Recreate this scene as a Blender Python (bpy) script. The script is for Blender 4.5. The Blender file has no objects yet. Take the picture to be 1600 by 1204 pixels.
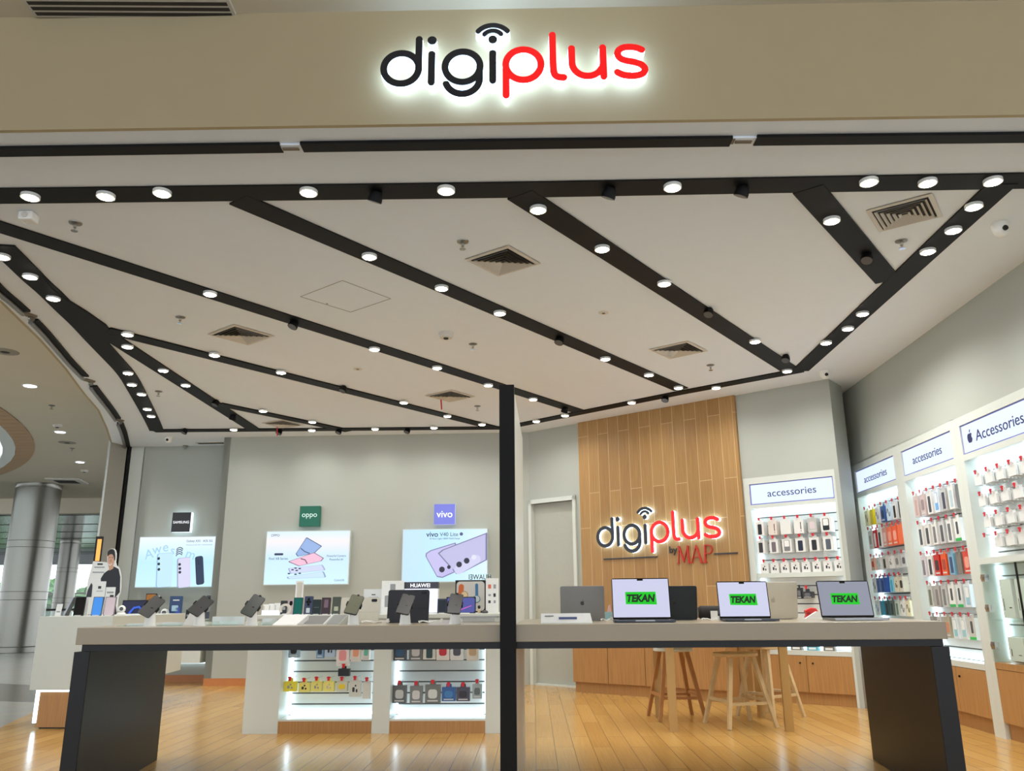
import bpy, bmesh, math, random
from mathutils import Vector, Matrix
random.seed(7)
# ------------------------------------------------------------------ camera, world, exposure
F = 1270.0; TH = 0.2617; RL = 0.0085; EYE = 1.07; CX = 806.6
H = 3.5                       # shop ceiling height
HM = 4.2                      # mall ceiling height
cs, sn = math.cos(TH), math.sin(TH)
Xw, Uw, Fw = Vector((1, 0, 0)), Vector((0, -sn, cs)), Vector((0, cs, sn))
cr, sr = math.cos(RL), math.sin(RL)
Rv = Xw * cr - Uw * sr; Uv = Xw * sr + Uw * cr
cam_d = bpy.data.cameras.new('camera'); cam = bpy.data.objects.new('camera', cam_d)
bpy.context.scene.collection.objects.link(cam)
m = Matrix.Identity(4)
for i in range(3):
    m[i][0] = Rv[i]; m[i][1] = Uv[i]; m[i][2] = -Fw[i]
m[2][3] = EYE
cam.matrix_world = m
cam_d.sensor_width = 36.0; cam_d.sensor_fit = 'HORIZONTAL'; cam_d.lens = F * 36 / 1600
cam_d.shift_x = -(CX - 800) / 1600; cam_d.clip_start = 0.05; cam_d.clip_end = 300
sc = bpy.context.scene; sc.camera = cam
sc.view_settings.view_transform = 'Standard'; sc.view_settings.look = 'None'
sc.view_settings.gamma = 1; sc.view_settings.use_curve_mapping = False
sc.view_settings.exposure = 0.12
W = bpy.data.worlds.new('world'); sc.world = W; W.use_nodes = True
bg = W.node_tree.nodes['Background']
bg.inputs[0].default_value = (0.86, 0.92, 1.0, 1); bg.inputs[1].default_value = 3.0
SPOT_W = 24.0                 # watts of each lit ceiling spotlight
SPOT_COL = (1.0, 0.985, 0.945)

# ------------------------------------------------------------------ measuring helpers
def ray(x, y):
    u = x - CX; v = 602 - y
    u, v = u * cr + v * sr, -u * sr + v * cr
    return (u, F * cs - v * sn, F * sn + v * cs)
def onz(x, y, z):
    r = ray(x, y); t = (z - EYE) / r[2]
    return (r[0] * t, r[1] * t)
class Fr:
    """a vertical plane: x along it, y into it (away from the viewer), z up"""
    def __init__(s, x, y, a):
        s.o = (x, y); s.a = a; s.d = (math.cos(a), math.sin(a)); s.n = (-math.sin(a), math.cos(a))
    def L(s, x, y, dy=0.0):
        r = ray(x, y); k = s.o[0] * s.n[0] + s.o[1] * s.n[1] + dy
        t = k / (r[0] * s.n[0] + r[1] * s.n[1])
        return ((r[0] * t - s.o[0]) * s.d[0] + (r[1] * t - s.o[1]) * s.d[1], r[2] * t + EYE)
    def W(s, x, y=0.0, z=0.0):
        return (s.o[0] + s.d[0] * x + s.n[0] * y, s.o[1] + s.d[1] * x + s.n[1] * y, z)
A0 = math.atan(-0.0412)
BK = Fr(0, 11.75, A0)                                   # back wall
DG = Fr(0.879, 11.148, math.atan(-0.8426))              # diagonal wall
RT = Fr(3.927, 8.77, -math.pi / 2 - math.atan(0.0426))  # right wall
SM = Fr(-4.4, 12.55, A0)                                # recessed wall, left
TB = Fr(0, 4.75, A0)                                    # front of the long table
MI = Fr(0, 7.46, A0)                                    # front of the middle island
LI = Fr(-4.4, 7.95, A0)                                 # front of the left island
FA = Fr(0, 3.75, math.atan(-0.012))                     # shop front fascia

# ------------------------------------------------------------------ materials
def lin(c):
    return tuple((v / 12.92 if v <= 0.04045 else ((v + 0.055) / 1.055) ** 2.4) for v in (x / 255 for x in c))
MATS = {}
def mat(name, c, rough=0.5, metal=0.0, emit=0.0, var=0.04, scale=30.0, bump=0.0, spec=None, coat=0.0, ec=None):
    if name in MATS: return MATS[name]
    M = bpy.data.materials.new(name); M.use_nodes = True; nt = M.node_tree; b = nt.nodes['Principled BSDF']
    col = lin(c)
    b.inputs['Roughness'].default_value = rough; b.inputs['Metallic'].default_value = metal
    if spec is not None: b.inputs['Specular IOR Level'].default_value = spec
    b.inputs['Coat Weight'].default_value = coat
    tc = nt.nodes.new('ShaderNodeTexCoord'); nz = nt.nodes.new('ShaderNodeTexNoise'); nz.inputs['Scale'].default_value = scale
    nt.links.new(tc.outputs['Object'], nz.inputs['Vector'])
    if emit:
        b.inputs['Base Color'].default_value = (*[v * .12 for v in col], 1)
        b.inputs['Emission Color'].default_value = (*(lin(ec) if ec else col), 1); b.inputs['Emission Strength'].default_value = emit
    else:
        mx = nt.nodes.new('ShaderNodeMix'); mx.data_type = 'RGBA'
        mx.inputs[6].default_value = (*[min(1, v * (1 - var)) for v in col], 1); mx.inputs[7].default_value = (*[min(1, v * (1 + var)) for v in col], 1)
        nt.links.new(nz.outputs['Fac'], mx.inputs[0]); nt.links.new(mx.outputs[2], b.inputs['Base Color'])
    if bump:
        bp = nt.nodes.new('ShaderNodeBump'); bp.inputs['Strength'].default_value = bump; bp.inputs['Distance'].default_value = 0.002
        nt.links.new(nz.outputs['Fac'], bp.inputs['Height']); nt.links.new(bp.outputs[0], b.inputs['Normal'])
    MATS[name] = M; return M
def plank_mat(name, c1, c2, cm, w, l, rot, mortar=0.004, rough=0.25, grain=0.25, wall=False):
    """boards of width w and length l; rot turns them on the floor; wall=True: boards stand upright on the object's xz plane"""
    M = bpy.data.materials.new(name); M.use_nodes = True; nt = M.node_tree; b = nt.nodes['Principled BSDF']; N = nt.nodes.new; K = nt.links.new
    tc = N('ShaderNodeTexCoord'); mp = N('ShaderNodeMapping')
    K(tc.outputs['Object'], mp.inputs[0])
    if wall:
        sx = N('ShaderNodeSeparateXYZ'); cx = N('ShaderNodeCombineXYZ'); K(tc.outputs['Object'], sx.inputs[0])
        K(sx.outputs[2], cx.inputs[0]); K(sx.outputs[0], cx.inputs[1]); K(cx.outputs[0], mp.inputs[0])
    mp.inputs['Rotation'].default_value = (0, 0, rot)
    br = N('ShaderNodeTexBrick'); K(mp.outputs[0], br.inputs['Vector'])
    br.inputs['Scale'].default_value = 1; br.inputs['Brick Width'].default_value = l; br.inputs['Row Height'].default_value = w
    br.inputs['Mortar Size'].default_value = mortar; br.inputs['Mortar Smooth'].default_value = 0.1; br.inputs['Bias'].default_value = 0
    br.offset = 0.37; br.offset_frequency = 2; br.squash = 1
    br.inputs['Color1'].default_value = (*lin(c1), 1); br.inputs['Color2'].default_value = (*lin(c2), 1); br.inputs['Mortar'].default_value = (*lin(cm), 1)
    gp = N('ShaderNodeMapping'); K(mp.outputs[0], gp.inputs[0]); gp.inputs['Scale'].default_value = (1.5, 45, 1)
    nz = N('ShaderNodeTexNoise'); K(gp.outputs[0], nz.inputs['Vector']); nz.inputs['Scale'].default_value = 1.6; nz.inputs['Detail'].default_value = 5
    mr = N('ShaderNodeMapRange'); K(nz.outputs['Fac'], mr.inputs[0]); mr.inputs[1].default_value = 0.3; mr.inputs[2].default_value = 0.7
    mr.inputs[3].default_value = 1 - grain; mr.inputs[4].default_value = 1 + grain * 0.3
    mx = N('ShaderNodeMix'); mx.data_type = 'RGBA'; mx.blend_type = 'MULTIPLY'; mx.inputs[0].default_value = 1
    K(br.outputs['Color'], mx.inputs[6]); K(mr.outputs[0], mx.inputs[7]); K(mx.outputs[2], b.inputs['Base Color'])
    b.inputs['Roughness'].default_value = rough
    MATS[name] = M; return M
def stone_mat():
    M = bpy.data.materials.new('mall_stone'); M.use_nodes = True; nt = M.node_tree; b = nt.nodes['Principled BSDF']; N = nt.nodes.new; K = nt.links.new
    tc = N('ShaderNodeTexCoord'); wv = N('ShaderNodeTexWave'); wv.wave_type = 'RINGS'; wv.rings_direction = 'Z'
    mp = N('ShaderNodeMapping'); mp.inputs['Location'].default_value = (2.0, -24, 0); K(tc.outputs['Object'], mp.inputs[0]); K(mp.outputs[0], wv.inputs['Vector'])
    wv.inputs['Scale'].default_value = 0.07
    cr_ = N('ShaderNodeValToRGB'); K(wv.outputs['Fac'], cr_.inputs[0]); cr_.color_ramp.interpolation = 'CONSTANT'
    e = cr_.color_ramp.elements; e[0].color = (*lin((112, 108, 100)), 1); e[1].position = 0.3; e[1].color = (*lin((168, 166, 158)), 1)
    nz = N('ShaderNodeTexNoise'); nz.inputs['Scale'].default_value = 3; K(tc.outputs['Object'], nz.inputs['Vector'])
    mx = N('ShaderNodeMix'); mx.data_type = 'RGBA'; mx.blend_type = 'MULTIPLY'; mx.inputs[0].default_value = 0.25
    K(cr_.outputs[0], mx.inputs[6]); K(nz.outputs['Color'], mx.inputs[7]); K(mx.outputs[2], b.inputs['Base Color'])
    b.inputs['Roughness'].default_value = 0.22
    return M
def glass_mat():
    M = bpy.data.materials.new('clear_glass'); M.use_nodes = True; nt = M.node_tree; N = nt.nodes.new; K = nt.links.new
    out = nt.nodes['Material Output']; nt.nodes.remove(nt.nodes['Principled BSDF'])
    t = N('ShaderNodeBsdfTransparent'); t.inputs[0].default_value = (0.93, 0.98, 0.96, 1); g = N('ShaderNodeBsdfGlossy'); g.inputs['Roughness'].default_value = 0.03
    fr = N('ShaderNodeLayerWeight'); fr.inputs[0].default_value = 0.5; pw = N('ShaderNodeMath'); pw.operation = 'POWER'; pw.inputs[1].default_value = 4
    ma = N('ShaderNodeMath'); ma.operation = 'MULTIPLY_ADD'; ma.inputs[1].default_value = 0.5; ma.inputs[2].default_value = 0.03; mx = N('ShaderNodeMixShader')
    K(fr.outputs['Facing'], pw.inputs[0]); K(pw.outputs[0], ma.inputs[0]); K(ma.outputs[0], mx.inputs[0]); K(t.outputs[0], mx.inputs[1]); K(g.outputs[0], mx.inputs[2]); K(mx.outputs[0], out.inputs[0])
    MATS['glass'] = M; return M
wood_floor = plank_mat('oak_floor', (202, 160, 92), (186, 142, 75), (116, 84, 46), 0.145, 1.35, math.pi / 2 + 0.019, 0.0022, 0.2, 0.12)
wood_panel = plank_mat('oak_wall_boards', (176, 136, 82), (162, 122, 70), (206, 178, 134), 0.165, 1.25, 0, 0.0035, 0.45, 0.2, wall=True)
wood_cab = plank_mat('oak_cabinet_veneer', (182, 134, 80), (176, 128, 74), (182, 134, 80), 0.9, 3, 0, 0.0, 0.45, 0.22, wall=True)
stone = stone_mat(); glass = glass_mat()
white_wall = mat('white_wall_paint', (174, 178, 170), 0.7, bump=0.1, scale=60, var=0.015)
ceil_m = mat('ceiling_paint', (236, 243, 252), 0.85, scale=8, var=0.015)
fascia_m = mat('fascia_paint', (184, 168, 134), 0.7, var=0.03, scale=4, bump=0.1)
mall_ceil_m = mat('mall_ceiling_paint', (224, 212, 190), 0.8, var=0.03, scale=2)
black_m = mat('matt_black_strip', (9, 9, 10), 0.6, spec=0.25)
white_m = mat('white_laminate', (208, 213, 206), 0.35, var=0.01)
slat_m = mat('white_slatwall', (224, 226, 222), 0.4, var=0.01)
groove_m = mat('slat_groove', (92, 92, 88), 0.6)
table_m = mat('beige_tabletop', (156, 144, 122), 0.3, var=0.03, scale=120)
dark_m = mat('charcoal_laminate', (28, 30, 29), 0.42, spec=0.2, var=0.08, scale=150)
darker_m = mat('black_edge', (18, 18, 20), 0.4, spec=0.3)
led_m = mat('led_cool_white', (214, 240, 255), 0.5, emit=5.0)
led_soft = mat('led_diffuser', (220, 242, 255), 0.5, emit=2.2)
halo_m = mat('sign_light_white', (190, 224, 255), 0.5, emit=6.0)
lamp_m = mat('lamp_glow', (255, 244, 222), 0.5, emit=25.0)
lamp_off = mat('lamp_reflector', (84, 84, 88), 0.3)
steel = mat('brushed_steel', (132, 130, 122), 0.3, metal=0.9, var=0.06)
chrome = mat('chrome', (200, 200, 200), 0.12, metal=1.0)
brass = mat('brass_metal', (176, 136, 76), 0.32, metal=0.35)
red_m = mat('red_tag', (206, 22, 40), 0.4)
kick_m = mat('oak_baseboard', (190, 120, 62), 0.4, var=0.1)
vent_m = mat('vent_white', (214, 208, 198), 0.5)
ventdark = mat('vent_slot', (60, 56, 50), 0.8)
sign_red = mat('sign_red', (240, 20, 22), 0.35, emit=0.95)
sign_dark = mat('sign_charcoal', (34, 34, 42), 0.3)
black_gl = mat('gloss_black', (12, 12, 14), 0.08)
white_pl = mat('white_plastic', (236, 236, 232), 0.3)
paper = mat('white_paper', (232, 232, 230), 0.6)
silver = mat('silver_aluminium', (150, 152, 156), 0.35, metal=0.6)
space = mat('space_grey_aluminium', (56, 60, 66), 0.38, metal=0.5)
starl = mat('starlight_aluminium', (214, 208, 192), 0.4, metal=0.2)
def col(r, g, b, rough=0.4): return mat('printed_%d_%d_%d' % (r, g, b), (r, g, b), rough)
def glow(r, g, b, s=0.9): return mat('lit_%d_%d_%d_%d' % (r, g, b, int(s * 100)), (r, g, b), 0.4, emit=s)

# ------------------------------------------------------------------ mesh helpers
class MB:
    def __init__(s): s.v = []; s.f = []; s.m = []; s.mats = []
    def _mi(s, m):
        if m not in s.mats: s.mats.append(m)
        return s.mats.index(m)
    def add(s, vs, fs, m):
        n = len(s.v); s.v += [tuple(v) for v in vs]; i = s._mi(m)
        for f in fs: s.f.append([n + k for k in f]); s.m.append(i)
        return s
    def box(s, x0, y0, z0, x1, y1, z1, m):
        if x0 > x1: x0, x1 = x1, x0
        if y0 > y1: y0, y1 = y1, y0
        if z0 > z1: z0, z1 = z1, z0
        vs = [(x0, y0, z0), (x1, y0, z0), (x1, y1, z0), (x0, y1, z0), (x0, y0, z1), (x1, y0, z1), (x1, y1, z1), (x0, y1, z1)]
        return s.add(vs, [(0, 3, 2, 1), (4, 5, 6, 7), (0, 1, 5, 4), (1, 2, 6, 5), (2, 3, 7, 6), (3, 0, 4, 7)], m)
    def prism(s, poly, z0, z1, m):            # poly in xy, any direction
        a = sum(poly[i][0] * poly[(i + 1) % len(poly)][1] - poly[(i + 1) % len(poly)][0] * poly[i][1] for i in range(len(poly)))
        if a < 0: poly = poly[::-1]
        n = len(poly); vs = [(p[0], p[1], z0) for p in poly] + [(p[0], p[1], z1) for p in poly]
        return s.add(vs, [tuple(range(n))[::-1], tuple(range(n, 2 * n))] + [(i, (i + 1) % n, n + (i + 1) % n, n + i) for i in range(n)], m)
    def plate(s, poly, y0, y1, m):            # poly in xz, thickness along y
        a = sum(poly[i][0] * poly[(i + 1) % len(poly)][1] - poly[(i + 1) % len(poly)][0] * poly[i][1] for i in range(len(poly)))
        if a > 0: poly = poly[::-1]
        n = len(poly); vs = [(p[0], y0, p[1]) for p in poly] + [(p[0], y1, p[1]) for p in poly]
        return s.add(vs, [tuple(range(n))[::-1], tuple(range(n, 2 * n))] + [(i, (i + 1) % n, n + (i + 1) % n, n + i) for i in range(n)], m)
    def lathe(s, prof, c, m, n=24, axis='z', M=None):   # prof: (r, h) list
        vs = []; fs = []
        for r, h in prof:
            for k in range(n):
                a = 2 * math.pi * k / n
                p = (r * math.cos(a), r * math.sin(a), h)
                if axis == 'y': p = (p[0], h, p[1])
                if axis == 'x': p = (h, p[0], p[1])
                if M is not None: p = M @ Vector(p)
                vs.append((p[0] + c[0], p[1] + c[1], p[2] + c[2]))
        for j in range(len(prof) - 1):
            for k in range(n):
                q = (j * n + k, j * n + (k + 1) % n, (j + 1) * n + (k + 1) % n, (j + 1) * n + k)
                fs.append(q if axis != 'y' else q[::-1])
        fs.append(tuple(range(n))[::-1]); fs.append(tuple(range((len(prof) - 1) * n, len(prof) * n)))
        return s.add(vs, fs, m)
    def bar(s, p, q, w, m, w2=None, n=4, d=None):    # straight square/round bar tapering w -> w2
        p = Vector(p); q = Vector(q); t = (q - p).normalized(); w2 = w if w2 is None else w2
        u = t.cross(Vector((0, 0, 1)));
        if u.length < 1e-4 or abs(t.z) > 0.9: u = Vector((1, 0, 0)) - t * t.x
        u.normalize(); v = t.cross(u); k0 = math.pi / 4 if n == 4 else 0; g = math.sqrt(2) if n == 4 else 1
        vs = []
        for c, ww in ((p, w), (q, w2)):
            for k in range(n):
                a = k0 + 2 * math.pi * k / n; vs.append(c + (u * math.cos(a) + v * math.sin(a)) * ww / 2 * g)
        return s.add(vs, [(k, (k + 1) % n, n + (k + 1) % n, n + k) for k in range(n)] + [tuple(range(n))[::-1], tuple(range(n, 2 * n))], m)
    def tube(s, pts, r, m, n=8):
        pts = [Vector(p) for p in pts]; vs = []; fs = []
        up = Vector((0.13, 0.2, 1)).normalized()
        for i, p in enumerate(pts):
            t = (pts[min(i + 1, len(pts) - 1)] - pts[max(i - 1, 0)]).normalized()
            u = t.cross(up).normalized(); v = t.cross(u)
            for k in range(n):
                a = 2 * math.pi * k / n; vs.append(p + (u * math.cos(a) + v * math.sin(a)) * r)
        for i in range(len(pts) - 1):
            for k in range(n): fs.append((i * n + k, i * n + (k + 1) % n, (i + 1) * n + (k + 1) % n, (i + 1) * n + k))
        fs.append(tuple(range(n))[::-1]); fs.append(tuple(range((len(pts) - 1) * n, len(pts) * n)))
        return s.add(vs, fs, m)
    def stroke(s, pts, w, y0, y1, m):         # round-capped ribbon in xz, extruded along y
        P = [Vector((p[0], p[1])) for p in pts]; r = w / 2; L = []; R = []
        for i, p in enumerate(P):
            t = (P[min(i + 1, len(P) - 1)] - P[max(i - 1, 0)]).normalized(); nn = Vector((-t.y, t.x))
            L.append(p + nn * r); R.append(p - nn * r)
        def cap(c, a0):
            return [c + Vector((math.cos(a0 + math.pi * k / 8), math.sin(a0 + math.pi * k / 8))) * r for k in range(1, 8)]
        t0 = (P[1] - P[0]); t1 = (P[-1] - P[-2])
        n = len(P)
        vs = []; fs = []
        for y in (y0, y1): vs += [(a.x, y, a.y) for a in L] + [(a.x, y, a.y) for a in R]
        for i in range(n - 1):
            fs.append((i, i + 1, n + i + 1, n + i)); fs.append((2 * n + i + 1, 2 * n + i, 3 * n + i, 3 * n + i + 1))
            fs.append((i + 1, i, 2 * n + i, 2 * n + i + 1)); fs.append((n + i, n + i + 1, 3 * n + i + 1, 3 * n + i))
        s.add(vs, fs, m)
        for c, t, A, B in ((P[0], t0, L[0], R[0]), (P[-1], t1, R[-1], L[-1])):
            a = math.atan2(A.y - c.y, A.x - c.x)
            s.plate([(q.x, q.y) for q in [A] + cap(c, a) + [B]], y0, y1, m)
        return s
    def build(s, name, parent=None, bevel=0, smooth=False, loc=None):
        me = bpy.data.meshes.new(name); me.from_pydata(s.v, [], s.f); me.update()
        for m in s.mats: me.materials.append(m)
        me.polygons.foreach_set('material_index', s.m)
        if smooth:
            me.polygons.foreach_set('use_smooth', [True] * len(me.polygons)); me.set_sharp_from_angle(angle=0.6)
        o = bpy.data.objects.new(name, me); sc.collection.objects.link(o)
        if parent is not None: o.parent = parent
        if loc: o.location = loc
        if bevel:
            b = o.modifiers.new('bevel', 'BEVEL'); b.width = bevel; b.segments = 2; b.limit_method = 'ANGLE'
        return o
def tag(o, label, cat, group=None, kind=None):
    if label: o['label'] = label
    if cat: o['category'] = cat
    if group: o['group'] = group
    if kind: o['kind'] = kind
    return o
def thing(name, label, cat, loc=(0, 0, 0), rz=0.0, group=None):
    o = bpy.data.objects.new(name, None); sc.collection.objects.link(o); o.empty_display_size = 0.05
    o.location = loc; o.rotation_euler = (0, 0, rz)
    return tag(o, label, cat, group)
def struct(name, mb, label=None, **k):
    o = mb.build(name, **k); o['kind'] = 'structure'
    if label: o['label'] = label
    return o
def at(fr, name, label, cat, x, z, dy=0.0, group=None):
    return thing(name, label, cat, fr.W(x, dy, z), fr.a, group)
def text(s, size, m, parent, name='lettering', loc=(0, 0, 0), align='CENTER', ext=0.001, width=None, shear=0.0, sy=1.0, bold=0.0, height=None, rot=0.0):
    """text standing in the parent's xz plane, facing -y; width/height fit it to a size"""
    c = bpy.data.curves.new(name, 'FONT'); c.body = s; c.size = size; c.align_x = 'CENTER'; c.align_y = 'CENTER'; c.extrude = ext; c.shear = shear; c.offset = bold; c.resolution_u = 4
    t = bpy.data.objects.new('tmp', c); sc.collection.objects.link(t)
    me = bpy.data.meshes.new_from_object(t.evaluated_get(bpy.context.evaluated_depsgraph_get()))
    bpy.data.objects.remove(t); bpy.data.curves.remove(c)
    xs = [v.co.x for v in me.vertices]; ys = [v.co.y for v in me.vertices]
    if not xs: return None
    x0, x1, y0, y1 = min(xs), max(xs), min(ys), max(ys)
    kx = width / (x1 - x0) if width else 1.0; ky = (height / (y1 - y0)) if height else (kx if width else 1.0) * sy
    ca, sa = math.cos(rot), math.sin(rot)
    for v in me.vertices:
        x = (v.co.x - ((x0 + x1) / 2 if align == 'CENTER' else x0)) * kx; z = (v.co.y - (y0 + y1) / 2) * ky
        v.co = (x * ca - z * sa, -v.co.z, x * sa + z * ca)
    me.name = name; me.materials.clear(); me.materials.append(m)
    me.update()
    o = bpy.data.objects.new(name, me); sc.collection.objects.link(o); o.parent = parent; o.location = loc
    return o
def rrect(cx, cz, w, h, r, rot=0.0, n=4, shear=0.0):
    P = []
    for sx, sz, a0 in ((1, 1, 0), (-1, 1, 90), (-1, -1, 180), (1, -1, 270)):
        for k in range(n + 1):
            a = math.radians(a0 + 90 * k / n)
            P.append((sx * (w / 2 - r) + r * math.cos(a), sz * (h / 2 - r) + r * math.sin(a)))
    c, s = math.cos(rot), math.sin(rot)
    return [(cx + (x + shear * z) * c - z * s, cz + (x + shear * z) * s + z * c) for x, z in P]
def arc(cx, cz, r, a0, a1, n=14, rz=None):
    rz = rz or r
    return [(cx + r * math.cos(math.radians(a0 + (a1 - a0) * k / n)), cz + rz * math.sin(math.radians(a0 + (a1 - a0) * k / n))) for k in range(n + 1)]
def smooth_pts(P, it=2):
    for _ in range(it):
        Q = [P[0]]
        for a, b in zip(P[:-1], P[1:]): Q += [(a[0] * .75 + b[0] * .25, a[1] * .75 + b[1] * .25), (a[0] * .25 + b[0] * .75, a[1] * .25 + b[1] * .75)]
        P = Q + [P[-1]]
    return P
def circ(cx, cz, r, n=16): return arc(cx, cz, r, 0, 360 - 360 / n, n - 1)
ORD = ['first', 'second', 'third', 'fourth', 'fifth', 'sixth', 'seventh', 'eighth', 'ninth', 'tenth', 'eleventh', 'twelfth', 'thirteenth', 'fourteenth', 'fifteenth', 'sixteenth', 'seventeenth', 'eighteenth']

# ------------------------------------------------------------------ floors
curve_px = [(0, 472), (60, 530), (100, 575), (130, 615), (152, 640), (165, 668), (172, 690)]
outer = [(-2.2, 3.78), (-3.0, 3.88), (-3.6, 4.25), (-4.0, 5.0), (-4.2, 5.9)] + [onz(x, y, H) for x, y in curve_px]   # plan of the shop's curved open side
inner_wall = [BK.W(0.05)[:2], DG.W(0)[:2]]
shop = [(3.79, 3.7), (-2.2, 3.78)] + outer[1:] + [(-6.25, 12.75), (-4.2, 12.75), (-4.2, 12.1), (0.3, 11.95), (4.15, 8.9)]
mb = MB(); mb.prism([(-6.6, 13), (-6.3, 12.1), (-5.6, 10.4), (-5.15, 9.2), (-4.75, 7.9), (-4.4, 6.5), (-4.3, 5.4), (-4.1, 4.4), (-3.4, 3.75), (4.4, 3.75), (4.4, 9.4), (0.6, 13)], -0.05, 0.0, wood_floor)
struct('floor', mb, 'glossy orange oak plank floor of the shop')
mb = MB(); mb.prism([(-60, -15), (14, -15), (14, 60), (-60, 60)], -0.08, -0.008, stone)
struct('floor_mall', mb, 'grey stone mall floor with a darker curved band')

# ------------------------------------------------------------------ ceilings
mb = MB(); mb.prism([(4.45, FA.W(4.45)[1] + .005), FA.W(-2.85, .005)[:2], (-3.1, 3.85), (-3.29, 3.99), (-3.59, 4.26), (-3.84, 4.71)] + outer[3:] + [(-6.25, 12.9), (4.45, 12.9)], H, H + 0.12, ceil_m)
struct('ceiling', mb, 'white shop ceiling')
mb = MB()
pc = (-22.0, 17.0)
mb.box(-60, -15, HM, 14, 24.2, HM + 0.1, mall_ceil_m)
struct('ceiling_mall', mb, 'cream mall ceiling')
# fascia over the opening, carried round the curved corner
pts = [FA.W(5.0)[:2], FA.W(2.0)[:2], FA.W(-2.85)[:2]] + [(-3.1, 3.84), (-3.3, 3.98), (-3.6, 4.25), (-3.85, 4.7)] + outer[3:]
for _ in range(1): pass
mb = MB(); Pn = [Vector(p) for p in pts]; k = len(Pn); bk = []
for i, p in enumerate(Pn):
    t = (Pn[min(i + 1, k - 1)] - Pn[max(i - 1, 0)]).normalized(); bk.append(p + Vector((t.y, -t.x)) * .025)
vs = [(p.x, p.y, H - .002) for p in Pn] + [(p.x, p.y, H - .002) for p in bk] + [(p.x, p.y, HM) for p in Pn] + [(p.x, p.y, HM) for p in bk]
fs = []
for i in range(k - 1): fs += [(i + 1, i, 2 * k + i, 2 * k + i + 1), (k + i, k + i + 1, 3 * k + i + 1, 3 * k + i), (i, i + 1, k + i + 1, k + i), (2 * k + i + 1, 2 * k + i, 3 * k + i, 3 * k + i + 1)]
mb.add(vs, fs, fascia_m)
struct('wall_front', mb, 'beige fascia above the shop opening', smooth=True)
# pier and walls
def wall(name, pts, z0, z1, m, th=0.1, label=None):
    mb = MB()
    for i in range(len(pts) - 1):
        p, q = Vector(pts[i]), Vector(pts[i + 1]); t = (q - p).normalized(); n_ = Vector((-t.y, t.x)) * th
        mb.prism([tuple(p), tuple(q), tuple(q + n_), tuple(p + n_)], z0, z1, m)
    return struct(name, mb, label)
Bl = BK.W(-4.37)[:2]
wall('wall_back', [Bl, BK.W(0.06)[:2]], 0, H, white_wall, 0.1, 'white back wall with the lightboxes')
wall('wall_recess', [SM.W(-1.45)[:2], SM.W(0.1)[:2]], 0, H, white_wall, 0.1, 'white recessed wall behind the left lightbox')
mb = MB(); mb.prism([Bl, BK.W(-4.27)[:2], (BK.W(-4.27)[0], 12.6), (Bl[0], 12.6)], 0, H, white_wall); struct('wall_return', mb)
gray_pier = mat('grey_pier_paint', (176, 172, 162), 0.5)
mb = MB(); mb.prism([(-6.2, 12.2), (-6.11, 12.55), (-6.9, 14.0), (-7.1, 13.9)], 0, HM, gray_pier); struct('wall_left', mb, 'pale grey pier at the left end of the shop')
mb = MB(); mb.prism([(-6.1, 12.57), (-6.06, 12.60), (-6.2, 12.9), (-6.3, 12.8)], 0, H, black_m); struct('trim_1', mb, 'dark shutter guide on the left pier')
mb = MB(); mb.prism([(-6.07, 12.60), SM.W(-1.47)[:2], (SM.W(-1.47)[0], 12.9), (-6.07, 12.9)], 0, H - 0.005, white_m); struct('wall_panel', mb, 'tall white panel beside the shutter guide')
dgend = DG.W(3.486)[:2]; D0 = BK.W(0.05)[:2]
# diagonal wall, with the doorway left open at DG x -0.90 .. -0.10
wall('wall_diagonal', [D0, DG.W(-0.92)[:2]], 0, H, white_wall, 0.1)
wall('wall_over_door', [DG.W(-0.92)[:2], DG.W(-0.10)[:2]], 2.44, H, white_wall, 0.1)
wall('wall_diagonal_right', [DG.W(-0.10)[:2], DG.W(2.36)[:2]], 0, H, white_wall, 0.1)
wall('wall_above_bay', [DG.W(2.36)[:2], dgend], 2.475, H, white_wall, 0.1)
Rp = [RT.W(-0.82)[:2], RT.W(5.05)[:2]]
wall('wall_right', Rp, 2.60, H, white_wall, 0.1, 'white wall above the accessories bays on the right')
wall('wall_corner', [DG.W(3.486)[:2], (3.815, 9.225), RT.W(-0.822)[:2]], 0, H, white_wall, 0.05)
mb = MB(); mb.prism([(0, 13), (0.3, 12.6), (4.9, 9.2), (5.2, 9.4), (5.2, 14), (0, 14)], 0, H, white_wall); struct('wall_behind', mb)
mb = MB(); mb.box(4.5, 3.6, 0, 4.6, 9.8, H, white_wall); struct('wall_outer_right', mb)
wall('wall_right_front', [RT.W(3.025)[:2], RT.W(5.05)[:2]], 0, 2.6, white_wall, 0.1, 'plain white wall right of the accessories bays')
# baseboards
mb = MB(); p = [BK.W(-4.37, -0.015)[:2], BK.W(0.05, -0.015)[:2], BK.W(0.05, 0.0)[:2], BK.W(-4.37, 0.0)[:2]]; mb.prism(p, 0, 0.1, kick_m); struct('baseboard_back', mb)
mb = MB(); p = [SM.W(-1.45, -0.015)[:2], SM.W(0.1, -0.015)[:2], SM.W(0.1, 0.0)[:2], SM.W(-1.45, 0.0)[:2]]; mb.prism(p, 0, 0.1, kick_m); struct('baseboard_recess', mb)
mb = MB(); p = [(D0[0], D0[1] - .015), DG.W(-1.0, -0.02)[:2], DG.W(-1.0, 0)[:2], D0]; mb.prism(p, 0, 0.12, kick_m); struct('baseboard_diagonal', mb)
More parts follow.
